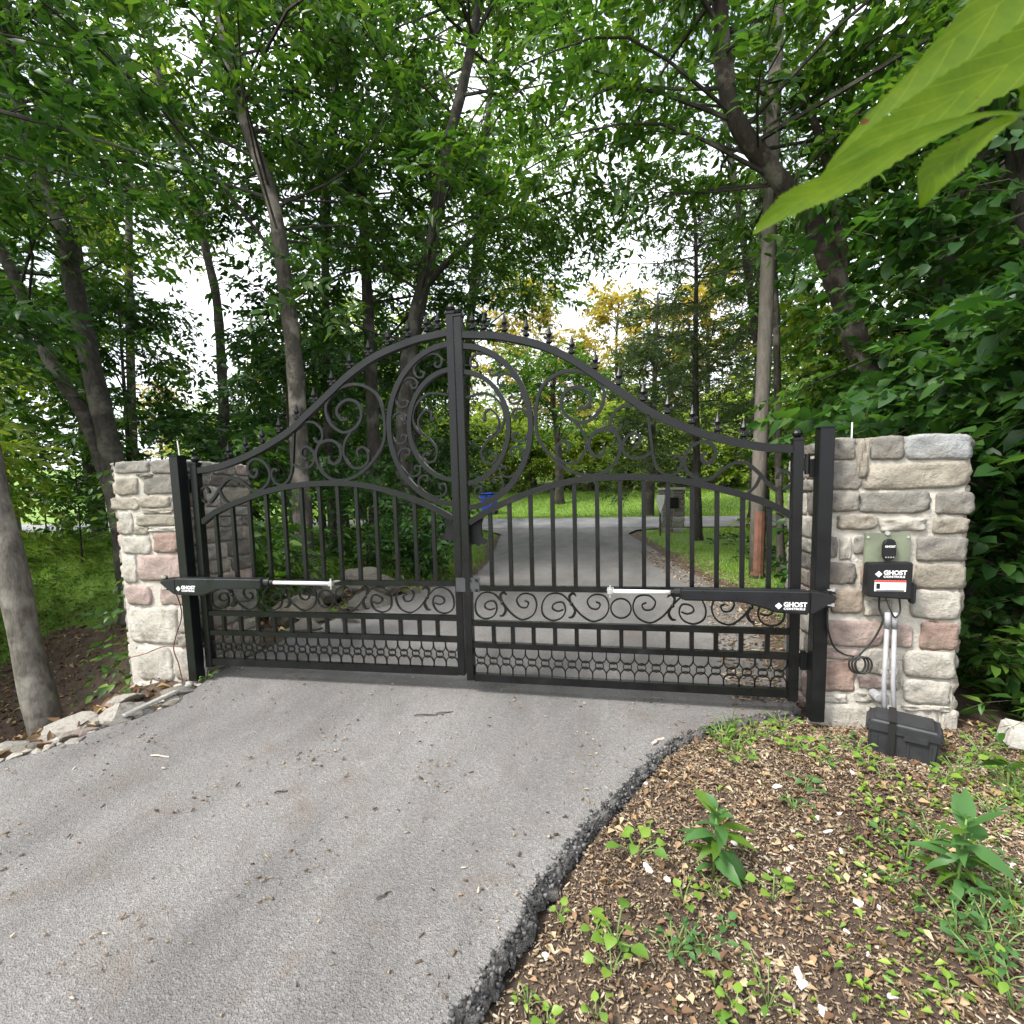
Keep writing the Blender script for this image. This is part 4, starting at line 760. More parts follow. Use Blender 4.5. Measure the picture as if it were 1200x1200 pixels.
def chips(name, label, n, fx0, fx1, y0, y1, lo, hi, mat_, rng, zf, p=1.0, dens=None):
    P = scatter_pts(n, fx0, fx1, y0, y1, rng, p)
    if dens is not None: P = P[rng.random(len(P)) < dens(P[:, 0], P[:, 1])]
    n = len(P); L_ = lo+(hi-lo)*rng.random(n)**2.2; z = zf(P[:, 0], P[:, 1])+0.004+0.006*rng.random(n)
    return tag(link(name, boxes_mesh(name, np.c_[P, z], L_, L_*(0.14+0.36*rng.random(n)**1.5), 0.002+0.004*rng.random(n), rng.random(n)*6.28, rng.normal(0, 0.3, n)), mat_), label, 'mulch', kind='stuff')
chips('wood_chips', 'loose brown wood chips and bark covering the bed beside the drive', 68000, lambda y: xr(y)+0.045, lambda y: 3.0+0*y, -2.3, 0.0, 0.003, 0.024, M['chip'], RNG, z_ground, 0.75)
chips('asphalt_litter', 'dark crumbs and leaf bits scattered on the asphalt', 4200, lambda y: xl(y)+0.02, lambda y: xr(y)-0.01, -2.4, 0.3, 0.004, 0.022, M['chip'], RNG, z_base, 1.0, lambda x, y: np.clip(0.12+0.9*(vnoise(x, y, 3.0, 9) > 0.22)+0.9*np.exp(-(xr(y)-x)/0.15)+0.8*np.exp(-(x-xl(y))/0.25), 0, 1))
chips('verge_litter', 'brown leaf litter along the verge of the drive behind the gate', 5000, lambda y: xr(y)-0.35, lambda y: xr(y)+0.6, 0.15, 7, 0.012, 0.06, M['chip'], RNG, lambda x, y: np.maximum(z_ground(x, y), np.where(x < xr(y), z_base(x, y), -9)), 1.2)
for i, (x, y, yaw, L_) in enumerate([(1.10, -0.36, 0.9, 0.09), (-0.55, -1.0, 0.5, 0.06), (-0.15, -0.28, 0.25, 0.14), (-0.05, -0.24, 0.5, 0.10), (0.15, -1.42, 1.0, 0.05), (-1.35, -0.85, 0.1, 0.09)]):
    pts = [(x+L_*(t-0.5)*math.cos(yaw)+0.006*math.sin(9*t+i), y+L_*(t-0.5)*math.sin(yaw), float(z_base(x, y))+0.005+0.003*math.sin(5*t)) for t in np.linspace(0, 1, 6)]
    lab = ['pale curled twig lying at the broken asphalt edge', 'short brown twig in the middle of the asphalt', 'long dark twig on the asphalt in front of the gate', 'dark twig beside the long one before the gate', 'short dark twig near the asphalt edge', 'thin pale twig on the asphalt near the rubble'][i]
    tag(MB().tube(pts, 0.0035 if i else 0.008, 5).build('fallen_twig', M['post_wood'] if i in (0, 5) else M['twig']), lab, 'twig', 'twigs on the asphalt')
# ---------------------------------------------------------------- foliage and trees
def unit(a): return a/np.maximum(np.linalg.norm(a, axis=-1, keepdims=True), 1e-9)
def leaf_arrays(P, D, Nn, L_, Wd, fold=0.12, droop=0.18, fine=False):
    n = len(P); D = unit(D); S = unit(np.cross(D, Nn)); Nn = np.cross(S, D); L_ = L_[:, None]; Wd = Wd[:, None]
    if fine:   # eight points: stalk, two cross-sections with a midrib, tip
        m1 = P+D*L_*0.27+Nn*L_*0.03; m2 = P+D*L_*0.62-Nn*L_*droop*0.35
        V = np.stack([P, m1+S*Wd*0.43+Nn*Wd*fold, m1, m1-S*Wd*0.43+Nn*Wd*fold, m2+S*Wd*0.37+Nn*Wd*fold*0.8, m2, m2-S*Wd*0.37+Nn*Wd*fold*0.8, P+D*L_-Nn*L_*droop], 1).reshape(-1, 3)
        b = (np.arange(n)*8)[:, None]; return V, np.concatenate([b+np.array([q]) for q in ((0, 1, 2), (0, 2, 3), (1, 4, 5), (1, 5, 2), (2, 5, 6), (2, 6, 3), (4, 7, 5), (5, 7, 6))])
    mid = P+D*L_*0.42+Nn*L_*0.03
    V = np.stack([P, mid+S*Wd*0.5+Nn*Wd*fold, P+D*L_-Nn*L_*droop, mid-S*Wd*0.5+Nn*Wd*fold], 1).reshape(-1, 3)
    b = (np.arange(n)*4)[:, None]; return V, np.concatenate([b+np.array([[0, 1, 2]]), b+np.array([[0, 2, 3]])])
def spray(A, Dr, k, slen, L0, asp, rng, flat=0.35, droop=0.35, curl=0.25, fine=False):
    """k leaves set alternately along a drooping twig starting at each anchor"""
    m = len(A); u = (np.arange(k)+0.6)/k
    u = np.clip(u[None]+rng.normal(0, 0.05, (m, k)), 0.05, 1.05); Dr = unit(Dr)
    up = np.tile([0, 0, 1.0], (m, 1))+rng.normal(0, flat, (m, 3)); S = unit(np.cross(Dr, up)); U = np.cross(S, Dr)
    sl = slen*(0.65+0.7*rng.random(m))
    sg = np.where(np.arange(k) % 2 == 0, 1.0, -1.0)[None]*(0.75+0.35*rng.random((m, k)))
    pos = A[:, None]+Dr[:, None]*(u*sl[:, None])[..., None]; pos[..., 2] -= droop*(u**2)*sl[:, None]
    ld = Dr[:, None]*(0.55+0.3*rng.random((m, k)))[..., None]+S[:, None]*sg[..., None]+rng.normal(0, 0.22, (m, k, 3)); ld[..., 2] -= curl
    nr = U[:, None]+rng.normal(0, 0.38, (m, k, 3))
    L_ = L0*(0.5+0.9*rng.random((m, k)))*(1-0.3*np.abs(u-0.45))
    tw = (A, A+Dr*sl[:, None]*0.5-np.array([0, 0, 1])*droop*0.25*sl[:, None], A+Dr*sl[:, None]-np.array([0, 0, 1])*droop*sl[:, None])
    V, Fc = leaf_arrays(pos.reshape(-1, 3), ld.reshape(-1, 3), nr.reshape(-1, 3), L_.ravel(), (L_*asp*(0.85+0.3*rng.random(L_.shape))).ravel(), fine=fine)
    return V, Fc, tw
def twig_mesh(tw, r_):
    """3-sided thin twigs through three points each"""
    A, B, C = tw; m = len(A); off = np.array([(1, 0, 0), (-0.5, 0.87, 0.2), (-0.5, -0.87, -0.2)])*r_
    V = np.stack([A[:, None]+off, B[:, None]+off*0.8, C[:, None]+off*0.35], 1).reshape(-1, 3); b = (np.arange(m)*9)[:, None, None]
    f = np.array([(r*3+i, r*3+(i+1) % 3, r*3+3+(i+1) % 3, r*3+3+i) for r in (0, 1) for i in range(3)])
    return V, (f[None]+b).reshape(-1, 4)
TREES = {}
def tree(name, label, pts, r0, r1, bark_, leafm, crown, cat='tree', group=None, seed=0, extra=None):
    """pts: world trunk line; crown: dict(f0, R, nb, ns, k, L, asp, slen, up, zmin)"""
    rng = np.random.default_rng(seed+1); base = np.array(pts[0], float); g0 = gz(base[0], base[1])
    P = [Vector(p) for p in pts]
    if P[0].z > g0-0.05:
        d = (P[0]-P[1]); kx = d.x/max(1e-3, -d.z)*0.4; P.insert(0, Vector((P[0].x+kx*(P[0].z-g0), P[0].y, g0-0.12)))
    else:
        P[0] = Vector((P[0].x, P[0].y, min(P[0].z, g0-0.1)))
    b0 = P[0].copy(); t = empty(name, b0); tag(t, label, cat, group)
    C = [p-b0 for p in catmull(P, 5)]; n = len(C)
    acc = [0.0]
    for i in range(1, n): acc.append(acc[-1]+(C[i]-C[i-1]).length)
    T = acc[-1]; rad = []
    for i in range(n):
        f = acc[i]/T; r_ = r0*(1-f)+r1*f; r_ *= 1+0.3*math.exp(-acc[i]/0.2); rad.append(r_*(1+0.06*math.sin(7*f*T+seed)))
    MB().tube(C, rad, 12).build('trunk', bark_, t, True)
    c = crown; Cn = np.array([tuple(p) for p in C]); accn = np.array(acc)/T
    nb = c['nb']; fs = c.get('f0', 0.35)+(1-c.get('f0', 0.35))*rng.random(nb)**0.85
    st = np.stack([np.interp(fs, accn, Cn[:, i]) for i in range(3)], 1)
    az = np.arange(nb)*2.399+rng.random(nb)*0.9
    if 'az' in c: az = c['az'][0]+rng.normal(0, c['az'][1], nb)
    taper = 1-0.55*np.clip((fs-c.get('f0', 0.35))/(1-c.get('f0', 0.35)+1e-6), 0, 1)**2 if c.get('taper', True) else np.ones(nb)
    RR = c['R']*(0.55+0.5*rng.random(nb))*taper; up = c.get('up', 0.45)+0.25*rng.normal(size=nb)
    en = st+np.stack([np.cos(az)*RR, np.sin(az)*RR, up*RR], 1)
    md = st*0.5+en*0.5+rng.normal(0, 0.10, (nb, 3))*RR[:, None]; md[:, 2] += 0.10*RR
    mb = MB()
    for i in range(nb):
        r_ = max(0.007, min(0.03, r0*0.16))*(0.6+0.8*rng.random())
        mb.tube(catmull([st[i], md[i], en[i]], 3), [r_*(1-0.8*q/6) for q in range(7)], 5, cap=False)
    ns = c['ns']; bi = np.repeat(np.arange(nb), ns); s = 0.28+0.75*rng.random(len(bi))**0.8
    w0 = ((1-s)**2)[:, None]; w1 = (2*s*(1-s))[:, None]; w2 = (s**2)[:, None]
    A = st[bi]*w0+(2*md[bi]-0.5*st[bi]-0.5*en[bi])*w1+en[bi]*w2
    A = A+rng.normal(0, 1, A.shape)*np.array([0.16, 0.16, 0.10])*c.get('spread', 1.0)
    Dr = unit(en[bi]-st[bi])*0.7+rng.normal(0, 0.75, A.shape)*np.array([1, 1, 0.45])
    V, Fc, tw = spray(A, Dr, c['k'], c['slen'], c['L'], c['asp'], rng, c.get('flat', 0.35), c.get('droop', 0.35), c.get('curl', 0.25), c.get('fine', False))
    Vt, Ft = twig_mesh(tw, 0.0035 if c['L'] < 0.2 else 0.008)
    tag(mb.build('limbs', M['bark_dark'], t), kind='stuff')
    tag(link('twigs', np_mesh('twigs', Vt, Ft), M['twig'], t), kind='stuff')
    tag(link('crown', np_mesh('crown', V, Fc), leafm, t), kind='stuff')
    TREES[label] = t; return t
def copy_thing(src, loc, rz, sc, label, group=None):
    e = src.copy(); COL.objects.link(e); e.location = loc; e.rotation_euler = (0, 0, rz); e.scale = (sc, sc, sc); e['label'] = label
    if group: e['group'] = group
    for ch in src.children:
        k = ch.copy(); COL.objects.link(k); k.parent = e
    return e
T_ = {
    'ash_grey': ([(-3.18, -0.09, -0.61), (-3.33, -0.06, 0.06), (-3.48, -0.02, 0.81), (-3.62, 0.01, 1.43), (-3.8, 0.07, 2.43), (-4.08, 0.14, 3.87), (-4.32, 0.24, 5.43)], 0.108, 0.050),
    'left_main': ([(-6.63, 3.61, 0.2), (-6.76, 3.67, 1.13), (-6.91, 3.72, 2.06), (-7.21, 3.78, 3.4), (-7.44, 3.84, 4.46), (-7.64, 3.89, 5.46), (-8.06, 3.89, 6.47), (-8.39, 3.95, 7.8), (-8.52, 4.04, 9.0), (-8.69, 4.15, 10.59), (-8.78, 4.31, 12.45)], 0.180, 0.053),
    'left_second': ([(-6.77, 3.69, 0.32), (-6.96, 3.74, 1.27), (-7.38, 3.76, 2.49), (-7.88, 3.73, 3.3), (-8.24, 3.74, 4.18), (-8.64, 3.74, 5.06), (-9.1, 3.73, 6.01), (-9.49, 3.78, 7.5), (-9.76, 3.88, 9.12)], 0.135, 0.040),
    'left_slim': ([(-7.35, 6.6, 0.92), (-7.45, 6.79, 3.11), (-7.58, 6.97, 5.31), (-7.8, 7.03, 6.41), (-8.12, 7.11, 7.96), (-8.66, 7.17, 9.8), (-9.02, 7.22, 11.18), (-9.29, 7.37, 13.37)], 0.119, 0.046),
    'pale': ([(-3.29, 3.28, -0.09), (-3.37, 3.39, 1.31), (-3.44, 3.52, 2.82), (-3.57, 3.6, 3.98), (-3.74, 3.68, 5.15), (-4.09, 3.71, 6.2), (-4.34, 3.74, 7.13), (-4.49, 3.82, 8.3), (-4.6, 3.98, 10.27)], 0.134, 0.052),
    'slim_b': ([(-4.57, 6.08, -0.1), (-4.69, 6.28, 2.22), (-4.75, 6.57, 5.38), (-4.67, 6.79, 7.53), (-4.53, 7.04, 9.85), (-4.45, 7.25, 11.84)], 0.092, 0.042),
    'twin': ([(-3.29, 5.33, -0.07), (-3.36, 5.55, 2.39), (-3.47, 5.77, 4.93), (-3.61, 5.96, 7.18), (-3.91, 6.09, 9.27), (-4.06, 6.26, 11.37)], 0.128, 0.052),
    'dark': ([(-2.53, 4.99, -0.02), (-2.61, 5.11, 1.46), (-2.6, 5.24, 2.73), (-2.5, 5.35, 3.72), (-2.18, 5.57, 5.26), (-1.98, 5.75, 6.67), (-1.63, 5.96, 8.07), (-1.4, 6.13, 9.34), (-1.15, 6.38, 11.3)], 0.163, 0.050),
    'lean': ([(4.6, 3.97, -0.07), (4.4, 4.01, 0.83), (4.11, 4.03, 1.73), (3.69, 4.02, 2.59), (3.42, 4.04, 3.39), (3.13, 4.06, 4.19), (2.67, 4.01, 4.8), (2.22, 3.98, 5.45), (2.08, 4.03, 6.25), (2.02, 4.11, 7.25), (1.91, 4.24, 8.84)], 0.155, 0.070),
    'thick': ([(4.75, 4.17, -0.42), (4.79, 4.3, 0.81), (4.83, 4.41, 1.84), (4.95, 4.61, 3.69), (5.09, 4.81, 5.44), (5.17, 4.97, 6.98), (5.27, 5.19, 9.03)], 0.269, 0.155),
    'edge': ([(4.92, 2.54, -0.67), (4.75, 2.68, 1.17), (4.51, 2.82, 3.16), (4.38, 2.9, 4.3), (4.27, 2.97, 5.3), (4.15, 3.07, 6.6)], 0.115, 0.077),
    'snag': ([(3.2, 5.24, 0.0), (3.15, 5.4, 2.05), (3.12, 5.56, 3.8), (3.04, 5.67, 5.17), (2.96, 5.8, 6.66), (2.82, 5.9, 8.03)], 0.056, 0.037),
    'lawn': ([(-2.32, 24.12, 0.72), (-2.37, 24.34, 3.05), (-2.5, 24.48, 4.84), (-2.68, 24.57, 6.19), (-2.59, 24.76, 7.98)], 0.24, 0.10),
    'cedar_a': ([(2.58, 9.18, -0.06), (2.54, 9.39, 2.23), (2.52, 9.57, 4.14), (2.54, 9.76, 6.05), (2.5, 9.9, 7.58)], 0.105, 0.029),
    'cedar_b': ([(5.18, 14.91, 0.13), (5.23, 15.22, 3.24), (5.31, 15.49, 5.98), (5.28, 15.75, 8.72), (5.31, 16.02, 11.46)], 0.302, 0.083),
    'cedar_c': ([(2.01, 19.0, 0.37), (2.11, 19.2, 3.65), (2.23, 19.4, 6.8), (2.32, 19.6, 9.32)], 0.190, 0.048),
    'slim_c': ([(-11.35, 8.0, 1.0), (-11.31, 8.25, 5.69), (-11.33, 8.5, 8.28), (-11.29, 8.69, 10.22), (-11.35, 8.9, 12.59)], 0.119, 0.065),
}
BL = dict(fine=True, f0=0.35, R=3.0, nb=34, ns=15, k=15, L=0.15, asp=0.42, slen=0.62, up=0.25)
def cr(**kw): d = dict(BL); d.update(kw); return d
def main_tree(key, name, label, bark_, leafm, crown, seed, group='trees around the gate'):
    p, r0, r1 = T_[key]; return tree(name, label, p, r0, r1, M[bark_], M[leafm], crown, group=group, seed=seed)
main_tree('ash_grey', 'leaning_tree', 'pale grey leaning tree trunk beside the drive, nearest to the stone rubble', 'bark_grey', 'leaf_dark', cr(f0=0.72, R=1.9, nb=16, ns=12, up=0.5, L=0.13), 1)
main_tree('left_main', 'deciduous_tree', 'tall dark tree bending left behind the pillar, thicker of two joined stems', 'bark_dark', 'leaf_mid', cr(f0=0.42, R=3.2, nb=44), 2)
main_tree('left_second', 'deciduous_tree', 'thinner dark stem forking left from the tall tree behind the pillar', 'bark_dark', 'leaf_mid', cr(f0=0.4, R=2.6, nb=30), 3)
main_tree('left_slim', 'deciduous_tree', 'slim dark tree crossing the bright sky gap left of the gate', 'bark_dark', 'leaf_dark', cr(f0=0.5, R=2.2, nb=22, ns=12), 4)
main_tree('pale', 'deciduous_tree', 'tall mottled pale-barked tree behind the gate leaf by the rock heap', 'bark_pale', 'leaf_mid', cr(f0=0.42, R=2.9, nb=44), 5)
main_tree('slim_b', 'deciduous_tree', 'thin dark straight tree just right of the mottled pale tree', 'bark_dark', 'leaf_dark', cr(f0=0.35, R=2.2, nb=30), 6)
main_tree('twin', 'deciduous_tree', 'dark straight tree between the thin tree and the forked dark tree', 'bark_dark', 'leaf_dark', cr(f0=0.3, R=2.5, nb=36), 7)
dk = main_tree('dark', 'deciduous_tree', 'thick dark tree nearest the gate centre with a long bough', 'bark_dark', 'leaf_mid', cr(f0=0.33, R=3.3, nb=64, L=0.16), 8)
# its long bough reaching over the drive
bp = [Vector(p)-dk.location for p in ((-2.3, 5.5, 4.6), (-1.6, 5.4, 5.1), (-0.6, 5.2, 5.45), (0.25, 5.0, 5.5))]
MB().tube(catmull(bp, 5), [0.06*(1-0.7*i/15) for i in range(16)], 7).build('bough', M['bark_dark'], dk, True)
rngb = np.random.default_rng(81); A = np.array([tuple(bp[1].lerp(bp[3], rngb.random()*1.25) + Vector((rngb.normal()*0.35, rngb.normal()*0.5, rngb.normal()*0.18-0.12))) for _ in range(190)])
V, Fc, tw = spray(A, rngb.normal(0, 1, A.shape)*np.array([1, 1, 0.3])+np.array([0.6, 0, -0.2]), 15, 0.7, 0.14, 0.36, rngb, droop=0.5)
tag(link('bough_leaves', np_mesh('bough_leaves', V, Fc), M['leaf_mid'], dk), kind='stuff'); tag(link('bough_twigs', np_mesh('bough_twigs', *twig_mesh(tw, 0.003)), M['twig'], dk), kind='stuff')
ln = main_tree('lean', 'deciduous_tree', 'reddish-brown tree leaning left from behind the control box pillar', 'bark_red', 'leaf_mid', cr(f0=0.45, R=2.9, nb=54, up=0.15), 9)
fk = [Vector(p)-ln.location for p in ((3.42, 4.04, 3.39), (3.42, 4.1, 4.0), (3.3, 4.2, 4.9), (3.0, 4.35, 6.0))]
MB().tube(catmull(fk, 4), [0.085*(1-0.6*i/12) for i in range(13)], 8).build('fork', M['bark_red'], ln, True)
main_tree('thick', 'deciduous_tree', 'thick dark vine-covered trunk behind the control box pillar', 'bark_dark', 'leaf_mid', cr(f0=0.18, R=2.1, nb=52, ns=14, L=0.14, asp=0.6, up=-0.05, taper=False), 10)
main_tree('edge', 'deciduous_tree', 'dark trunk at the far edge beyond the thick vine-covered tree', 'bark_dark', 'leaf_mid', cr(f0=0.55, R=2.0, nb=22, L=0.13, asp=0.6), 11)
main_tree('snag', 'dead_tree', 'thin pale bare dead stem standing beside the utility pole', 'bark_pale', 'leaf_dark', cr(f0=0.6, R=0.9, nb=7, ns=2, k=6), 12)
main_tree('lawn', 'lawn_tree', 'small spreading tree alone on the mown lawn across the road', 'bark_dark', 'leaf_mid', cr(f0=0.3, R=4.2, nb=40, ns=10, L=0.3, slen=1.0, k=12, up=0.35, fine=False), 13)
CED = dict(f0=0.12, R=1.7, nb=80, ns=8, k=20, L=0.13, asp=0.16, slen=0.5, up=0.12, droop=0.25, curl=0.05, flat=0.6, spread=1.1)
ced = lambda **kw: dict(CED, **kw)
main_tree('cedar_a', 'cedar_tree', 'slim dark cedar near the mailbox pillar', 'bark_dark', 'leaf_cedar', ced(f0=0.22, R=1.5, nb=64), 14, 'cedars along the road')
main_tree('cedar_b', 'cedar_tree', 'tall broad dark cedar behind the utility pole', 'bark_dark', 'leaf_cedar', ced(f0=0.15, R=2.4, nb=90, L=0.24), 15, 'cedars along the road')
main_tree('cedar_c', 'cedar_tree', 'dark cedar across the road behind the mailbox pillar', 'bark_dark', 'leaf_cedar', ced(f0=0.2, R=2.2, nb=70, L=0.26), 16, 'cedars along the road')
main_tree('slim_c', 'deciduous_tree', 'thin pale straight tree deep in the wood far left', 'bark_grey', 'leaf_lime', cr(f0=0.25, R=2.6, nb=30, L=0.2), 17)

# tall trees whose crowns close over the drive beyond the gate
TALL = [((-3.0, 9.6, 0.1), 12.5, 3.6, 'leaf_bright', 'tall tree behind the forked dark tree, crown closing over the drive', 'bark_dark', 301, (1.4, -0.6)), ((4.3, 10.6, 0.2), 12.0, 3.4, 'leaf_mid', 'tall tree behind the utility pole, crown closing over the drive', 'bark_dark', 302, (-1.6, -0.4)),
        ((-7.4, 1.0, -0.3), 10.5, 3.6, 'leaf_dark', 'tall tree over the ravine left of the mottled tree', 'bark_dark', 303, (0.6, 0.3)), ((-4.6, 13.6, 0.2), 13.0, 3.8, 'leaf_bright', 'tall tree beside the road at the far end of the drive', 'bark_dark', 304, (2.2, 0))]
for (x, y, z), h, rr, lm, lab, bk, sd, (lx, ly) in TALL:
    tree('deciduous_tree', lab, [(x, y, gz(x, y)-0.1), (x+lx*0.1, y+ly*0.1, h*0.3), (x+lx*0.5, y+ly*0.5, h*0.65), (x+lx, y+ly, h)], 0.13, 0.04, M[bk], M[lm], cr(f0=0.36 if y < 13 else 0.5, R=rr, nb=44, ns=13, k=14, L=0.17, fine=y < 5), group='trees around the gate', seed=sd)
# understory trees and saplings, low crowns that fill the wood
def straight(x, y, h, lean=(0, 0)):
    z = gz(x, y)-0.1; return [(x+lean[0]*t, y+lean[1]*t, z+h*t) for t in (0, 0.3, 0.65, 1.0)]
US = [(-5.0, 5.4, 4.6, 'leaf_dark', 'low leafy understory tree between the pale tree and the tall dark tree'), (-9.8, 0.4, 4.6, 'leaf_mid', 'low leafy understory tree at the far left over the ravine'),
      (-8.6, 2.0, 5.0, 'leaf_lime', 'light green understory tree at the far left of the wood'), (-9.2, 6.0, 5.5, 'leaf_dark', 'dark understory tree behind the two joined stems'),
      (-3.9, 8.2, 4.6, 'leaf_dark', 'dark low understory tree behind the straight dark trunks'), (-6.6, 9.0, 5.0, 'leaf_dark', 'dark understory tree in the wood behind the slim trunk')]
US.append((-8.2, 9.6, 6.0, 'leaf_dark', 'dark understory tree under the bright sky gap'))
for i, (x, y, h, lm, lab) in enumerate(US):
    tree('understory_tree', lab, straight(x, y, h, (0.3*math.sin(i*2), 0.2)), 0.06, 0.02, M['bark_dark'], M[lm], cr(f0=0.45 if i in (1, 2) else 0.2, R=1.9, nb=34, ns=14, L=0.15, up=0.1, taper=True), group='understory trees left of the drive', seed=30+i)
SP = [(3.35, 1.0, 2.6, 1.0, 'leafy sapling hard against the side of the control box pillar'), (4.1, 1.7, 3.6, 1.4, 'leafy sapling rising behind the control box pillar by the thick trunk'), (3.9, 0.2, 2.2, 1.1, 'low leafy sapling at the right edge beside the concrete block'),
      (5.6, 3.4, 4.6, 1.7, 'tall leafy sapling at the right edge behind the pillar'), (3.75, 2.9, 3.4, 1.1, 'leafy sapling right behind the top of the control box pillar'), (4.9, 6.6, 4.6, 1.9, 'bright leafy sapling between the leaning trunk and the utility pole'), (6.2, 5.8, 5.0, 2.0, 'leafy young tree deep behind the thick trunk'), (5.2, 9.0, 4.6, 1.7, 'leafy young tree just behind the utility pole')]
for i, (x, y, h, rr, lab) in enumerate(SP):
    tree('maple_sapling', lab, straight(x, y, h, (0.25*math.cos(i*3), -0.1)), 0.03, 0.01, M['bark_grey'], M['leaf_dark' if i < 5 else 'leaf_lime' if i == 5 else 'leaf_mid'], cr(f0=0.1, R=rr, nb=34, ns=12, k=11, L=0.125, asp=0.72, slen=0.42, up=0.15, taper=False, droop=0.3), group='maple saplings right of the gate', seed=50+i)  # leaf_dark on the first saplings puts woodland shade into the leaf colour

# wood and hedgerow farther off: a few kinds, copied, each one a tree
def far_kind(name, label, h, Rr, lm, L_, f0, nb, ns, k, seed, bark_='bark_dark'):
    return tree(name, label, [(0, 60, gz(0, 60)), (0.2, 60, gz(0, 60)+h*0.35), (0.1, 60.2, gz(0, 60)+h*0.7), (0.3, 60.1, gz(0, 60)+h)], 0.22, 0.05, M[bark_], M[lm], cr(f0=f0, R=Rr, nb=nb, ns=ns, k=k, L=L_, slen=0.9, asp=0.5, spread=2.0, fine=False), seed=seed)
KINDS = [far_kind('wood_tree', 'x', 11, 3.3, 'leaf_mid', 0.26, 0.18, 44, 10, 12, 70), far_kind('wood_tree', 'x', 9, 3.0, 'leaf_lime', 0.26, 0.22, 44, 10, 12, 71),
         far_kind('wood_tree', 'x', 12, 3.0, 'leaf_dark', 0.24, 0.15, 46, 10, 12, 72), far_kind('sungold_tree', 'x', 11, 3.4, 'leaf_sungold', 0.3, 0.1, 44, 10, 12, 73), far_kind('hedge_shrub', 'x', 3.2, 2.2, 'leaf_lime', 0.22, 0.02, 44, 10, 12, 74)]
first = [True]*5
def far(kind, x, y, sc, label, group, rz=None):
    rz = random.uniform(0, 6.28) if rz is None else rz
    loc = (x, y, gz(x, y)-0.1)
    s = KINDS[kind]
    if first[kind]:
        first[kind] = False; s.location = loc; s.rotation_euler = (0, 0, rz); s.scale = (sc,)*3; tag(s, label, 'shrub' if kind == 4 else 'tree', group); return s
    return copy_thing(s, loc, rz, sc, label, group)
rg = random.Random(23)
# left wood
LW = [(0, -13, 5, 1.0), (0, -15, 10, 1.05), (1, -17, 3, 0.9), (2, -8.4, 13, 0.95), (0, -20, 7, 1.0), (2, -6.2, 14.5, 0.8), (0, -23, 13, 1.1), (1, -12, 0.5, 0.7), (0, -17, -2, 0.8), (2, -10.5, -2.0, 0.65), (1, -26, 2, 1.0), (1, -11, 19, 1.0)]
ORD = ['first', 'second', 'third', 'fourth', 'fifth', 'sixth', 'seventh', 'eighth', 'ninth', 'tenth', 'eleventh', 'twelfth', 'thirteenth', 'fourteenth', 'fifteenth', 'sixteenth', 'seventeenth', 'eighteenth', 'nineteenth', 'twentieth']+['further']*30
LW.sort(key=lambda q: math.atan2(q[1]-0.9, q[2]+2.9)); LWn = {}
def nth(d, k): d[k] = d.get(k, -1)+1; return ORD[d[k]]
for k, x, y, s in LW: far(k, x, y, s, nth(LWn, k)+' from the left: '+['tall mid-green tree in the wood left of the drive', 'light yellow-green tree in the wood left of the drive', 'dark green tree among the wood left of the drive'][k], 'wood left of the drive')
RWn = {}
RW = [(0, 9.5, 7, 0.8), (2, 8.2, 3.2, 0.7), (0, 12, 10, 0.9), (2, 10.5, 13, 0.9), (0, 14, 5, 0.9), (1, 8.5, 18.6, 0.75), (2, 17, 12, 1.0), (0, 7.6, 10.2, 0.6)]
RW.sort(key=lambda q: math.atan2(q[1]-0.9, q[2]+2.9))
for k, x, y, s in RW: far(k, x, y, s, nth(RWn, k)+' from the drive: '+['tall mid-green tree in the wood right of the drive', 'light yellow-green tree among the wood right of the drive', 'dark green tree among the wood right of the drive'][k], 'wood right of the drive')
for i, x in enumerate(np.arange(-30, 28, 2.1)):
    far(4, float(x)+rg.uniform(-0.6, 0.6), 30.5+rg.uniform(-0.8, 1.2), rg.uniform(1.0, 1.6), (ORD[i]+' from the left end: bright green shrub in the far hedge') if i < 14 else (ORD[27-i]+' from the right end: bright green shrub in the far hedge'), 'hedge behind the lawn')
BTn = {}
for i, x in enumerate(np.arange(-46, 44, 3.3)):
    k = [1, 3, 1, 0, 3, 1][i % 6]
    far(k, float(x)+rg.uniform(-1.5, 1.5), 38+rg.uniform(-2, 6), rg.uniform(0.75, 1.15), nth(BTn, k)+' from the left: '+{1: 'light green tree behind the hedge across the lawn', 3: 'tree tinted sunlit gold behind the hedge across the lawn', 0: 'mid-green tree behind the hedge across the lawn'}[k], 'trees behind the lawn')
MID = [(1, -12.5, 21.5, 1.0, 'light green tree standing across the road left of the lawn'), (1, -9.5, 24, 1.1, 'light green tree on the far lawn behind the bin'), (0, 9.5, 25, 1.1, 'mid-green tree on the lawn right of the mailbox'), (3, -6.0, 35, 1.2, 'tree tinted sunlit gold just behind the hedge above the bin'), (3, 0.6, 35.5, 1.15, 'tree tinted sunlit gold just behind the hedge in line with the drive'), (3, 6.5, 36, 1.2, 'tree tinted sunlit gold just behind the hedge above the mailbox pillar')]
for k, x, y, s_, lab in MID: far(k, x, y, s_, lab, 'trees about the lawn')
SHADE = [(0, 8.5, -1.0, 1.0), (0, 12.0, 0.5, 1.1), (2, 11.0, 4.5, 1.0), (0, 7.5, 1.6, 0.85), (2, 15, 2.0, 1.15), (2, 12.5, 7.5, 1.1), (2, 17, 6, 1.2), (0, 6.6, 6.9, 0.85), (2, 8.8, 9.6, 1.0)]  # trees mostly out of view, added to shade the drive and darken the right
SHn = {}
for k, x, y, s_ in sorted(SHADE, key=lambda q: -q[2]): far(k, x, y, s_, nth(SHn, k)+' from the road: '+{0: 'mid-green', 2: 'dark green'}[k]+' tree added for shade behind the control box pillar', 'trees added for shade behind the control box pillar')
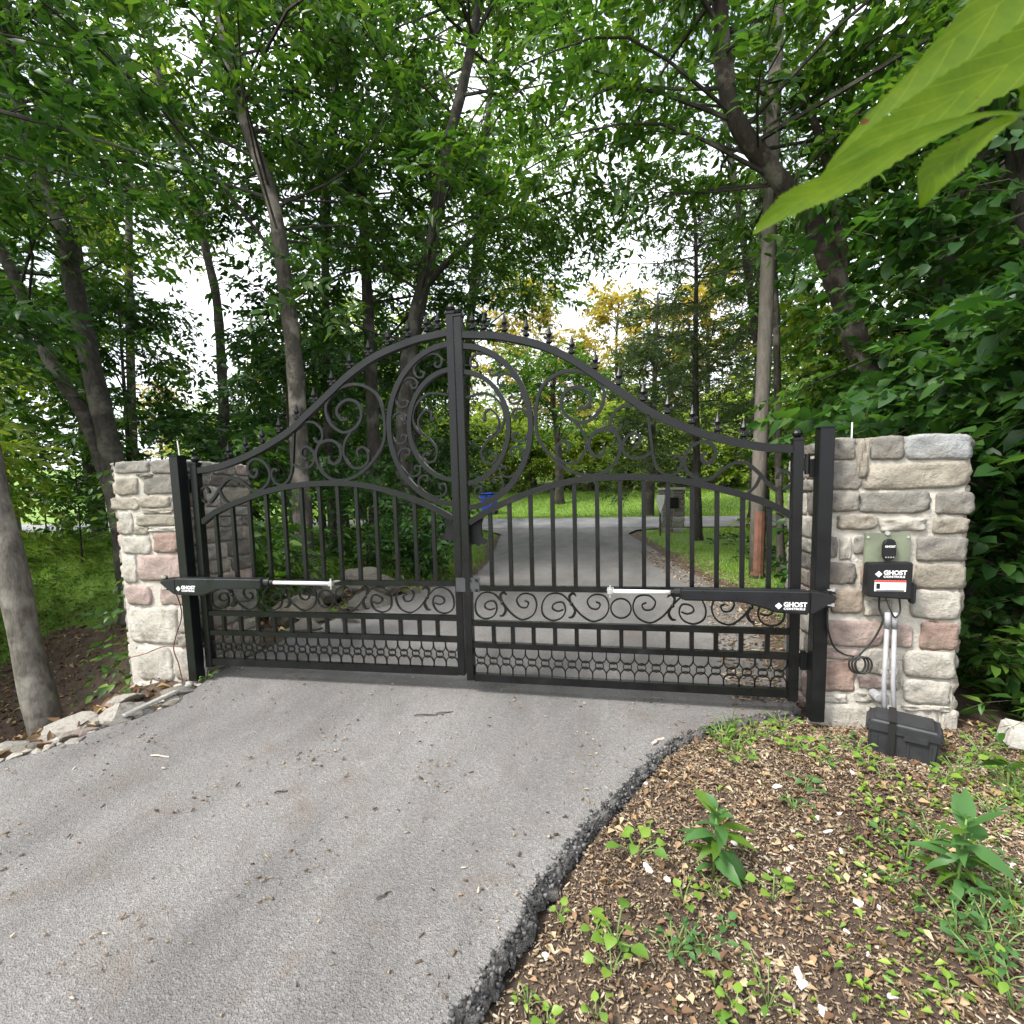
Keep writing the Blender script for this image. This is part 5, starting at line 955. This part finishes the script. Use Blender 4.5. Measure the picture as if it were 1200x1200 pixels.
# ---------------------------------------------------------------- plants on the bed, undergrowth, grass, foreground sprig
def leaf_shape(L_, Wd, kind='ovate', n=7, bend=0.25, fold=0.2, serr=0.0, rg=random):
    """one broad leaf along +x from its stalk, with midrib fold and droop: (verts, faces)"""
    V = []; Fs = []
    for i in range(n+1):
        t = i/n
        if kind == 'heart': w = Wd*0.5*math.sin(math.pi*min(1, (t*0.86+0.14)))**0.75*(1.15-0.5*t)
        elif kind == 'lance': w = Wd*0.5*math.sin(math.pi*t**0.85)**1.1
        else: w = Wd*0.5*math.sin(math.pi*t**0.72)**0.9
        if i in (0, n): w = max(w*0.2, 0.0004)
        if serr and 0 < i < n: w *= 1+serr*(1 if i % 2 else -1)
        x = L_*(t-0.12*bend*t*t); z = L_*(0.25*t-bend*1.6*t*t)
        V += [(x, w, z+fold*w), (x, 0, z), (x, -w, z+fold*w)]
    for i in range(n):
        a = i*3; b = a+3; Fs += [(a, a+1, b+1, b), (a+1, a+2, b+2, b+1)]
    return V, Fs
def place(mb, VF, loc, yaw, pitch, roll=0.0):
    Mx = Matrix.Rotation(yaw, 3, 'Z') @ Matrix.Rotation(-pitch, 3, 'Y') @ Matrix.Rotation(roll, 3, 'X'); l = Vector(loc)
    return mb.add([Mx @ Vector(v)+l for v in VF[0]], VF[1])
def seedling(seed, nleaf, h, L_, kind):
    rg = random.Random(seed); lf = MB(); st = MB()
    for i in range(nleaf):
        a = i*2.4+rg.uniform(-0.4, 0.4); r_ = h*rg.uniform(0.25, 0.9); hz = h*rg.uniform(0.45, 1.0)
        tip = Vector((r_*math.cos(a), r_*math.sin(a), hz)); st.tube([(0, 0, -0.01), tip*0.5+Vector((0, 0, hz*0.15)), tip], 0.0022, 4, cap=False)
        place(lf, leaf_shape(L_*rg.uniform(0.7, 1.15), L_*rg.uniform(0.7, 0.9) if kind == 'heart' else L_*0.5, kind, 5, rg.uniform(0.05, 0.3), rg.uniform(0.05, 0.35)), tip, a+rg.uniform(-0.5, 0.5), rg.uniform(-0.35, 0.25), rg.uniform(-0.4, 0.4))
    return lf.mesh('leaves'), st.mesh('stems')
VAR = [seedling(1, 5, 0.07, 0.045, 'heart'), seedling(2, 7, 0.09, 0.05, 'heart'), seedling(3, 9, 0.08, 0.035, 'ovate'), seedling(4, 4, 0.05, 0.04, 'heart'), seedling(5, 12, 0.11, 0.04, 'ovate'), seedling(6, 8, 0.13, 0.05, 'lance')]
for l_, s_ in VAR: l_.polygons.foreach_set('use_smooth', [True]*len(l_.polygons))
SEED = [(0.98, -1.06, 1, 1.25, 0), (1.03, -0.98, 0, 1.0, 0), (1.42, -0.28, 4, 1.2, 0), (1.47, -0.34, 2, 1.3, 0), (1.56, -0.24, 4, 1.2, 0), (1.44, -0.45, 1, 1, 0), (1.66, -0.17, 1, 1.1, 0), (1.74, -0.1, 4, 1, 0), (1.72, -0.3, 1, 1.1, 0), (1.52, -0.4, 2, 1, 0), (1.38, -0.21, 2, 1, 0), (1.79, -0.29, 1, 1, 0), (1.82, -0.39, 0, 1, 0), (1.98, -0.2, 1, 1, 1), (2.01, -0.28, 2, 1.2, 0), (2.02, -0.38, 1, 1, 0), (2.05, -0.44, 0, 1, 0), (2.37, -0.36, 4, 1, 0), (2.47, -0.30, 1, 1, 0), (2.56, -0.20, 4, 1.1, 0), (2.6, -0.28, 2, 1, 1), (2.3, -0.42, 1, 1, 0), (1.92, -0.68, 3, 1, 0), (1.89, -0.82, 0, 1, 1), (1.42, -1.16, 0, 1.2, 0), (1.45, -1.12, 3, 1, 0), (0.73, -1.33, 3, 1, 0), (0.91, -1.40, 1, 1.3, 0), (0.90, -1.48, 0, 1.2, 0), (0.85, -1.37, 3, 1, 0), (1.08, -1.40, 2, 1.2, 1), (1.12, -1.36, 4, 0.9, 1), (1.17, -1.37, 2, 1.2, 1), (1.25, -1.28, 3, 1, 1), (1.13, -1.21, 0, 1.1, 0), (1.24, -1.17, 1, 0.9, 0), (1.84, -1.02, 2, 0.9, 1), (1.93, -0.90, 2, 1, 1), (1.86, -0.41, 3, 1, 1), (1.61, -0.73, 2, 1, 1), (1.69, -0.61, 1, 0.9, 1), (1.81, -1.38, 3, 1, 0), (1.93, -1.19, 4, 1.2, 1), (1.93, -1.27, 2, 1.2, 1), (1.94, -1.34, 5, 1, 1), (1.95, -1.40, 5, 1.1, 0), (2.02, -1.15, 4, 1.3, 1), (2.16, -1.04, 4, 1.2, 1), (2.11, -1.16, 5, 1.2, 1), (2.02, -1.06, 2, 1, 1), (2.01, -1.23, 4, 1.2, 1), (1.32, -1.50, 5, 0.9, 0), (1.23, -1.53, 0, 1, 0), (1.19, -1.48, 3, 1, 0), (0.67, -1.59, 2, 0.8, 0), (0.73, -1.63, 3, 1, 0), (0.86, -1.60, 0, 0.9, 0), (2.49, -0.54, 2, 1.2, 1), (2.53, -0.43, 4, 1.1, 1), (2.36, -0.61, 2, 1, 1), (2.04, -0.84, 4, 1.1, 1), (2.19, -0.87, 2, 1.1, 1)]
SEEN_LABELS = set()
def weed_label(x, y, v, s, dk_):
    """kind and colour first, then what it grows beside"""
    kind = {0: 'five-leaved heart-leaf seedling', 1: 'seven-leaved heart-leaf seedling', 3: 'four-leaved heart-leaf seedling', 2: 'small round-leaved weed', 4: 'bushy many-leaved weed', 5: 'narrow-leaved weed'}[v]
    d = x-float(xr(y))
    if y > -0.5: zone = 'at the end of the asphalt by the gate' if x < 1.62 else 'before the gate post' if x < 1.9 else 'left of the battery box' if x < 2.12 else 'right of the battery box'
    elif d < 0.35: zone = 'along the broken asphalt edge' if y > -1.3 else 'by the nearest stretch of asphalt edge'
    elif math.hypot(x-1.24, y+1.1) < 0.3: zone = 'around the middle tall weed'
    elif x > 1.9 and y < -0.8: zone = 'around the tall weed at the right'
    elif y < -1.2: zone = 'near the bottom of the picture'
    else: zone = 'in the open middle of the bed'
    for size in ('', 'large ' if s > 1.05 else 'small ', 'second ', 'third ', 'further '):
        lab = size+('dark green ' if dk_ else 'bright green ')+kind+' '+zone
        if lab not in SEEN_LABELS: break
    SEEN_LABELS.add(lab); return lab
for i, (x, y, v, s, dk_) in enumerate(SEED):
    e = empty('weed_seedling', (x, y, gz(x, y)), (0, 0, i*1.7)); e.scale = (s*0.8,)*3
    tag(e, weed_label(x, y, v, s, dk_), 'weed', 'weeds on the mulch bed')
    l_, s_ = VAR[v]
    if dk_: 
        key = l_.name+'_dark'
        l_ = bpy.data.meshes.get(key) or l_.copy(); l_.name = key; l_.materials.clear(); l_.materials.append(M['leaf_weed_dark'])
    link('leaves', l_, M['leaf_weed'], e); link('stems', s_, M['stem_green'], e)
def tall_weed(x, y, h, label, n, L_, seed):
    rg = random.Random(seed); e = empty('tall_weed', (x, y, gz(x, y)), (R(4), R(-3), rg.random()*6)); tag(e, label, 'weed', 'tall weeds on the mulch bed')
    MB().tube([(0, 0, -0.02), (0.01, 0, h*0.5), (0, 0.01, h)], [0.006, 0.005, 0.003], 6).build('stem', M['stem_green'], e, True)
    for i in range(n):
        t = 0.12+0.86*(i/(n-1))**0.8; a = i*2.4+rg.uniform(-0.7, 0.7); s = L_*(0.7+0.5*math.sin(math.pi*min(1, t*0.85)))*rg.uniform(0.55, 1.2)*(1.0 if t < 0.9 else 0.6)
        mb = MB(); VF = leaf_shape(s, s*rg.uniform(0.26, 0.4), 'lance', 9, rg.uniform(0.1, 0.65) if t < 0.8 else rg.uniform(0.05, 0.3), rg.uniform(0.05, 0.3), 0.06)
        place(mb, VF, (0.01*t, 0.005*t, h*t), a, rg.uniform(-0.25, 0.45) if t < 0.8 else rg.uniform(0.3, 0.9), rg.uniform(-0.5, 0.5)); mb.build('leaf', M['leaf_weed_dark'] if i % 3 else M['leaf_bright'], e, True)
    return e
tall_weed(1.24, -1.10, 0.27, 'tall long-leaved weed standing alone in the middle of the mulch bed', 30, 0.115, 3)
tall_weed(2.0, -1.05, 0.30, 'tall long-leaved weed near the right edge of the mulch bed', 34, 0.12, 4)
gt = MB(); rg = random.Random(8)
for i in range(14):
    a = rg.uniform(0, 6.28); r_ = rg.uniform(0.02, 0.07); h = rg.uniform(0.08, 0.2)
    gt.tube([(0, 0, 0), (r_*0.4*math.cos(a), r_*0.4*math.sin(a), h*0.6), (r_*math.cos(a), r_*math.sin(a), h)], [0.004, 0.003, 0.0006], flat=(1.6, 0.0008) if False else None, n=3)
tag(gt.build('grass_tuft', M['grass']), 'upright grass tuft among weeds at the end of the broken asphalt edge', 'grass tuft').location = (1.46, -0.24, gz(1.46, -0.24))
wl_ = empty('weed_seedling', (-1.83, -0.02, float(z_base(-1.83, -0.02))-0.02)); tag(wl_, 'small green weed sprouting between the pillar and the gate post', 'weed', 'weeds at the pillar'); wl_.scale = (0.9,)*3
link('leaves', VAR[2][0], M['leaf_weed'], wl_); link('stems', VAR[2][1], M['stem_green'], wl_)
# dead leaves lying on the bed
def litter(name, label, n, fx0, fx1, y0, y1, size, mat_, rng, zf, dens=None):
    P = scatter_pts(n, fx0, fx1, y0, y1, rng)
    if dens is not None: P = P[rng.random(len(P)) < dens(P[:, 0], P[:, 1])]
    n = len(P); A = np.c_[P, zf(P[:, 0], P[:, 1])+0.012+0.008*rng.random(n)]
    D = rng.normal(0, 1, (n, 3))*np.array([1, 1, 0.25]); Nn = np.tile([0, 0, 1.0], (n, 1))+rng.normal(0, 0.35, (n, 3)); L_ = size*(0.5+0.9*rng.random(n))
    V, Fc = leaf_arrays(A, D, Nn, L_, L_*0.55, 0.3, 0.25); return tag(link(name, np_mesh(name, V, Fc), mat_), label, 'leaf litter', kind='stuff')
litter('dead_leaves', 'dry tan and rust dead leaves lying over the mulch bed', 2600, lambda y: xr(y)+0.06, lambda y: 3.1+0*y, -2.3, 0.1, 0.032, M['leaf_litter'], RNG, z_ground)
litter('bed_sprouts', 'tiny green sprouts dotted over the mulch bed', 6500, lambda y: xr(y)+0.12, lambda y: 3.2+0*y, -2.3, 0.05, 0.026, M['leaf_weed'], RNG, lambda x, y: z_ground(x, y)+0.006, lambda x, y: np.clip(0.02+0.9*(vnoise(x, y, 2.6, 12) > 0.1)*np.clip((x-xr(y))/1.4+0.8*np.exp(-(y+0.3)**2/0.05), 0, 1), 0, 1))
litter('ravine_leaves', 'dark dead leaves covering the floor of the ravine', 9000, lambda y: -9.0+0*y, lambda y: xl(y)-0.15, -2.2, 4.2, 0.07, M['leaf_litter'], RNG, z_ground)
# ground cover on the banks and verges, mown grass
def blades(name, label, n, fx0, fx1, y0, y1, h, w, mat_, rng, dens=None, p=1.0, lean=0.45):
    P = scatter_pts(n, fx0, fx1, y0, y1, rng, p)
    if dens is not None: P = P[rng.random(len(P)) < dens(P[:, 0], P[:, 1])]
    n = len(P); A = np.c_[P, z_ground(P[:, 0], P[:, 1])-0.005]; a = rng.random(n)*6.28; S = np.c_[np.cos(a), np.sin(a), np.zeros(n)]
    hh = h*(0.5+0.8*rng.random(n)); tip = A+np.c_[rng.normal(0, lean, (n, 2))*hh[:, None], hh]
    V = np.stack([A-S*w/2, A+S*w/2, tip], 1).reshape(-1, 3)
    return tag(link(name, np_mesh(name, V, np.arange(3*n).reshape(-1, 3)), mat_), label, 'grass', kind='stuff')
blades('grass', 'green grass on the verge right of the drive behind the gate', 60000, lambda y: xr(y)+0.1, lambda y: xr(y)+7.5, 1.2, 12.4, 0.075, 0.012, M['grass'], RNG, lambda x, y: np.clip(0.55+1.2*vnoise(x, y, 0.9, 2), 0.05, 1)*np.clip((x-xr(y)-0.1)/0.5, 0.05, 1), 1.3)
blades('grass', 'green grass left of the drive behind the gate', 34000, lambda y: xl(y)-5.0, lambda y: xl(y)-0.08, 3.2, 12.3, 0.085, 0.012, M['grass'], RNG, lambda x, y: np.clip(0.6+1.2*vnoise(x, y, 0.9, 2), 0.05, 1), 1.2)
blades('lawn_grass', 'short mown lawn grass across the road', 60000, lambda y: -16+0*y, lambda y: 15+0*y, 17.7, 29.5, 0.09, 0.03, M['grass'], RNG)
blades('grass', 'rough grass on the bank across the ravine at the far left', 45000, lambda y: -13+0*y, lambda y: -5.9+0*y, -1.0, 9.0, 0.1, 0.014, M['grass'], RNG, lambda x, y: np.clip(0.6+1.2*vnoise(x, y, 0.8, 2), 0.05, 1)*np.where((x > -8.2) & (y < 3.8), 0.04, 1))
def cover(name, label, n, x0, x1, y0, y1, L_, mat_, seed, h=0.3):
    rng = np.random.default_rng(seed); P = np.c_[x0+(x1-x0)*rng.random(n), y0+(y1-y0)*rng.random(n)]; ok = (P[:, 0] < xl(np.minimum(P[:, 1], 12))-0.5) | (P[:, 0] > xr(np.minimum(P[:, 1], 12))+0.6); ok &= vnoise(P[:, 0], P[:, 1], 0.9, seed) > -0.22; ok &= ~((P[:, 0] > -8.2) & (P[:, 0] < 0) & (P[:, 1] < 3.6) & (P[:, 1] > -0.2) & (vnoise(P[:, 0], P[:, 1], 1.3, 7) < 0.38)); P = P[ok]
    A = np.c_[P, z_ground(P[:, 0], P[:, 1])+h*rng.random(len(P))**1.5]; Dr = rng.normal(0, 1, A.shape)*np.array([1, 1, 0.25]); Dr[:, 2] += 0.35
    V, Fc, tw = spray(A, Dr, 9, 0.3, L_, 0.45, rng, 0.3, 0.3)
    return tag(link(name, np_mesh(name, V, Fc), mat_), label, 'undergrowth', kind='stuff')
cover('undergrowth', 'low green undergrowth covering the ravine banks left of the pillar', 5200, -14, -2.9, 0.9, 12, 0.085, M['leaf_bright'], 3, 0.14)
cover('undergrowth', 'low green undergrowth on the near slope at the far left', 1500, -9, -4.4, -3.0, 0.4, 0.1, M['leaf_mid'], 4, 0.2)
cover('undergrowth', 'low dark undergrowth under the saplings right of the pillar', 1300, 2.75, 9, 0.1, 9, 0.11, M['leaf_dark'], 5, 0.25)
# bushes
def bush(x, y, rr, h, lm, label, seed, L_=0.11, asp=0.5, group='bushes'):
    z = gz(x, y); return tree('bush', label, [(x, y, z-0.1), (x+0.05, y, z+h*0.4), (x, y+0.05, z+h)], 0.018, 0.006, M['bark_dark'], M[lm], cr(f0=0.05, R=rr, nb=22, ns=11, k=10, L=L_, asp=asp, slen=0.35, up=0.3, taper=False), cat='bush', group=group, seed=seed)
bush(-3.05, 1.7, 0.55, 0.8, 'leaf_mid', 'leafy bush growing behind the pillar by the grey tree', 90)
bush(-4.2, 2.6, 0.9, 1.5, 'leaf_mid', 'leafy bush between the pale tree and the pillar', 91)
bush(-2.75, 0.75, 0.28, 0.75, 'leaf_mid', 'small leafy plant against the side of the pillar over the ravine', 92, 0.07)
bush(-4.4, -0.2, 0.6, 0.5, 'leaf_weed_dark', 'broad-leaved plant at the far left behind the grey trunk', 93, 0.16, 0.35)
bush(-1.95, 3.9, 0.45, 0.9, 'leaf_dark', 'dark bush at the foot of the thick dark tree', 94)
bush(-3.0, 4.4, 0.8, 1.6, 'leaf_dark', 'dark bush between the dark trunks behind the gate', 95)
bush(3.25, 0.25, 0.5, 0.55, 'leaf_mid', 'low fern-like bush beside the concrete block', 96, 0.09, 0.4)
for i_, (bx0, by0, br, bh, lm_, bl) in enumerate([(-9.6, 5.2, 1.5, 2.6, 'leaf_mid', 'tall bush on the bank behind the two joined stems'), (-11.5, 3.4, 1.6, 2.8, 'leaf_bright', 'light green bush on the bank at the far left'), (-9.0, 8.2, 1.6, 3.0, 'leaf_dark', 'dark bush in the wood behind the left bank'), (-12.4, 6.6, 1.7, 3.0, 'leaf_mid', 'broad bush deep on the left bank'), (-14.0, 3.0, 1.8, 3.2, 'leaf_dark', 'dark bush at the farthest left of the bank'), (-7.4, 6.6, 1.4, 2.4, 'leaf_dark', 'dark bush between the slim trunk and the joined stems'), (-10.4, 1.4, 1.3, 2.2, 'leaf_mid', 'bush at the left edge of the picture behind the grey trunk'), (-13.2, 9.4, 1.8, 3.2, 'leaf_mid', 'bush hiding the road deep in the left wood'), (-16.5, 7.4, 1.9, 3.4, 'leaf_dark', 'dark bush far behind the left bank'), (-11.2, 11.6, 1.7, 3.0, 'leaf_dark', 'dark roadside bush deep in the left wood'), (-16.0, 11.0, 1.9, 3.4, 'leaf_mid', 'roadside bush farthest off in the left wood')]): bush(bx0, by0, br, bh, lm_, bl, 120+i_, 0.16)
bush(5.4, 0.6, 0.9, 1.6, 'leaf_mid', 'leafy bush at the right edge under the trees', 97)
bush(5.2, 7.6, 0.7, 1.3, 'leaf_mid', 'leafy bush on the verge behind the utility pole', 98)
# foreground: a sprig of big leaves hanging in from the right, on a sapling stem that stands just out of view
sp = empty('leafy_sprig', (1.62, -2.42, gz(1.62, -2.42))); tag(sp, 'sprig of large bright green leaves hanging close to the camera', 'sprig')
def outline_leaf(name, mid, widths, serr, mat_, sag=0.0, nrm=(0.1, -0.9, 0.25)):
    """mid: world points stalk->tip; widths: half widths up/down"""
    C = catmull(mid, 11); n = len(C); V = []; Fs = []; UV = []; rgs = random.Random(int(abs(mid[0][0])*9999)); nv = Vector(nrm).normalized()
    for i, p in enumerate(C):
        t = (C[min(i+1, n-1)]-C[max(i-1, 0)]).normalized(); s = nv.cross(t).normalized(); f = i/(n-1)
        wu = float(np.interp(f, [q[0] for q in widths], [q[1] for q in widths])); wd = float(np.interp(f, [q[0] for q in widths], [q[2] for q in widths]))
        ser = 1+serr*(1 if i % 2 else -1)*rgs.uniform(0.3, 1.3)+rgs.uniform(-0.03, 0.03); wav = 0.004*math.sin(9*f)
        for k, c in ((wu*ser, 0.35*wu), (wu*0.5, 0.1*wu), (0, 0), (-wd*0.5, 0.1*wd), (-wd*ser, 0.35*wd)): V.append(p+s*k-nv*(-c)*0.6+nv*wav-sp.location); UV.append((f, (k/max(1e-4, wu) if k > 0 else k/max(1e-4, wd)), 0))
    for i in range(n-1):
        for j in range(4): a = i*5+j; Fs.append((a, a+1, a+6, a+5))
    o = MB().add(V, Fs).build(name, mat_, sp, True)
    at_ = o.data.attributes.new('vein', 'FLOAT_VECTOR', 'POINT'); at_.data.foreach_set('vector', [q for u in UV for q in u]); return o
def sprig_mat():
    m, nt, out = mat('sprig_leaf'); at = N(nt, 'ShaderNodeAttribute'); at.attribute_name = 'vein'
    sep = N(nt, 'ShaderNodeSeparateXYZ'); nt.links.new(at.outputs['Vector'], sep.inputs[0])
    # side veins leave the midrib at a slant: phase = along*9 - |across|*1.6
    ab = N(nt, 'ShaderNodeMath', operation='ABSOLUTE'); nt.links.new(sep.outputs['Y'], ab.inputs[0])
    ph = N(nt, 'ShaderNodeMath', operation='MULTIPLY_ADD'); nt.links.new(ab.outputs[0], ph.inputs[0]); ph.inputs[1].default_value = -1.7
    al = N(nt, 'ShaderNodeMath', operation='MULTIPLY'); nt.links.new(sep.outputs['X'], al.inputs[0]); al.inputs[1].default_value = 7.0; nt.links.new(al.outputs[0], ph.inputs[2])
    pp = N(nt, 'ShaderNodeMath', operation='PINGPONG'); nt.links.new(ph.outputs[0], pp.inputs[0]); pp.inputs[1].default_value = 0.5
    mn = N(nt, 'ShaderNodeMath', operation='MINIMUM'); nt.links.new(pp.outputs[0], mn.inputs[0])
    a2 = N(nt, 'ShaderNodeMath', operation='MULTIPLY'); nt.links.new(ab.outputs[0], a2.inputs[0]); a2.inputs[1].default_value = 2.2; nt.links.new(a2.outputs[0], mn.inputs[1])
    rv = ramp(nt, [(0.0, (1, 1, 1)), (0.05, (0, 0, 0))]); nt.links.new(mn.outputs[0], rv.inputs['Fac'])
    tc = N(nt, 'ShaderNodeTexCoord'); n1 = N(nt, 'ShaderNodeTexNoise', Scale=24.0, Detail=8.0, Roughness=0.7); nt.links.new(tc.outputs['Object'], n1.inputs['Vector'])
    r1 = ramp(nt, [(0.3, (0.07, 0.145, 0.003)), (0.7, (0.135, 0.215, 0.005))]); nt.links.new(n1.outputs['Fac'], r1.inputs['Fac'])
    n5 = N(nt, 'ShaderNodeTexNoise', Scale=55.0, Detail=1.0); nt.links.new(tc.outputs['Object'], n5.inputs['Vector']); r5 = ramp(nt, [(0.74, (0, 0, 0)), (0.77, (1, 1, 1))]); nt.links.new(n5.outputs['Fac'], r5.inputs['Fac'])
    c0 = mixrgb(nt, r1.outputs['Color'], (0.19, 0.26, 0.02), rv.outputs['Color']); c = mixrgb(nt, c0, (0.12, 0.05, 0.015), r5.outputs['Color'])
    p = N(nt, 'ShaderNodeBsdfPrincipled', Roughness=0.5); p.inputs['Specular IOR Level'].default_value = 0.2; nt.links.new(c, p.inputs['Base Color'])
    b_ = N(nt, 'ShaderNodeBump', Strength=0.3, Distance=0.001, invert=True); nt.links.new(rv.outputs['Color'], b_.inputs['Height']); nt.links.new(b_.outputs['Normal'], p.inputs['Normal'])
    t = N(nt, 'ShaderNodeBsdfTranslucent'); tcx = mixrgb(nt, c, (1.9, 1.9, 0.5), 1.0, 'MULTIPLY'); nt.links.new(tcx, t.inputs['Color'])
    mx = N(nt, 'ShaderNodeMixShader', Fac=0.6); nt.links.new(p.outputs['BSDF'], mx.inputs[1]); nt.links.new(t.outputs['BSDF'], mx.inputs[2]); nt.links.new(mx.outputs['Shader'], out.inputs['Surface']); return m
M['sprig_leaf'] = sprig_mat()
outline_leaf('leaf', [(1.3672, -2.2292, 1.5989), (1.2834, -2.2746, 1.5299), (1.2118, -2.3111, 1.4721), (1.1539, -2.3396, 1.414), (1.106, -2.3606, 1.3567)], [(0, 0.03750, 0.03450), (0.25, 0.04200, 0.02550), (0.45, 0.03300, 0.01050), (0.6, 0.02400, 0.00300), (0.75, 0.01500, 0.00150), (0.92, 0.00600, 0.00150), (1, 0.00075, 0.00075)], 0.05, M['sprig_leaf'])
outline_leaf('leaf', [(1.3388, -2.2757, 1.4996), (1.2725, -2.3102, 1.4516), (1.207, -2.3385, 1.412), (1.1502, -2.3597, 1.3735), (1.0931, -2.3808, 1.3358)], [(0, 0.02550, 0.02550), (0.2, 0.03000, 0.02400), (0.4, 0.02550, 0.02100), (0.55, 0.02025, 0.01950), (0.75, 0.01500, 0.01425), (0.92, 0.00600, 0.00600), (1, 0.00075, 0.00075)], 0.05, M['sprig_leaf'])
outline_leaf('leaf', [(1.2641, -2.3329, 1.3938), (1.2221, -2.3481, 1.3844), (1.1662, -2.3674, 1.3641), (1.115, -2.3864, 1.3356), (1.0787, -2.4015, 1.3144), (1.0582, -2.4072, 1.3009), (1.0368, -2.408, 1.2871)], [(0, 0.00150, 0.00150), (0.15, 0.00300, 0.00300), (0.3, 0.00975, 0.00750), (0.5, 0.01425, 0.01125), (0.66, 0.01125, 0.01275), (0.8, 0.00975, 0.01125), (0.92, 0.00525, 0.00600), (1, 0.00075, 0.00075)], 0.07, M['sprig_leaf'])
outline_leaf('leaf', [(1.2664, -2.3272, 1.3945), (1.2362, -2.3405, 1.3783), (1.2065, -2.3539, 1.3595), (1.1896, -2.3542, 1.3413), (1.1831, -2.3528, 1.3165)], [(0, 0.00150, 0.00150), (0.25, 0.00900, 0.00600), (0.55, 0.01800, 0.01275), (0.8, 0.01500, 0.01125), (1, 0.00075, 0.00075)], 0.06, M['sprig_leaf'])
outline_leaf('leaf', [(1.2769, -2.3133, 1.4092), (1.2966, -2.2965, 1.4318), (1.3223, -2.2779, 1.4612)], [(0, 0.00225, 0.00225), (0.4, 0.01800, 0.01050), (1, 0.02550, 0.01500)], 0.05, M['sprig_leaf'])
STEM = [(1.2747, -2.309, 1.4054), (1.3261, -2.28, 1.4296), (1.4202, -2.229, 1.4801)]
stem_pts = [Vector(p)-sp.location for p in STEM]+[Vector((0.0, 0.02, 1.75)), Vector((0.0, 0.0, 0.9)), Vector((0.0, 0.0, -0.05))]
MB().tube(catmull(stem_pts, 5), [0.003+0.005*i/25 for i in range(26)], 7).build('stem', M['stem_green'], sp, True)
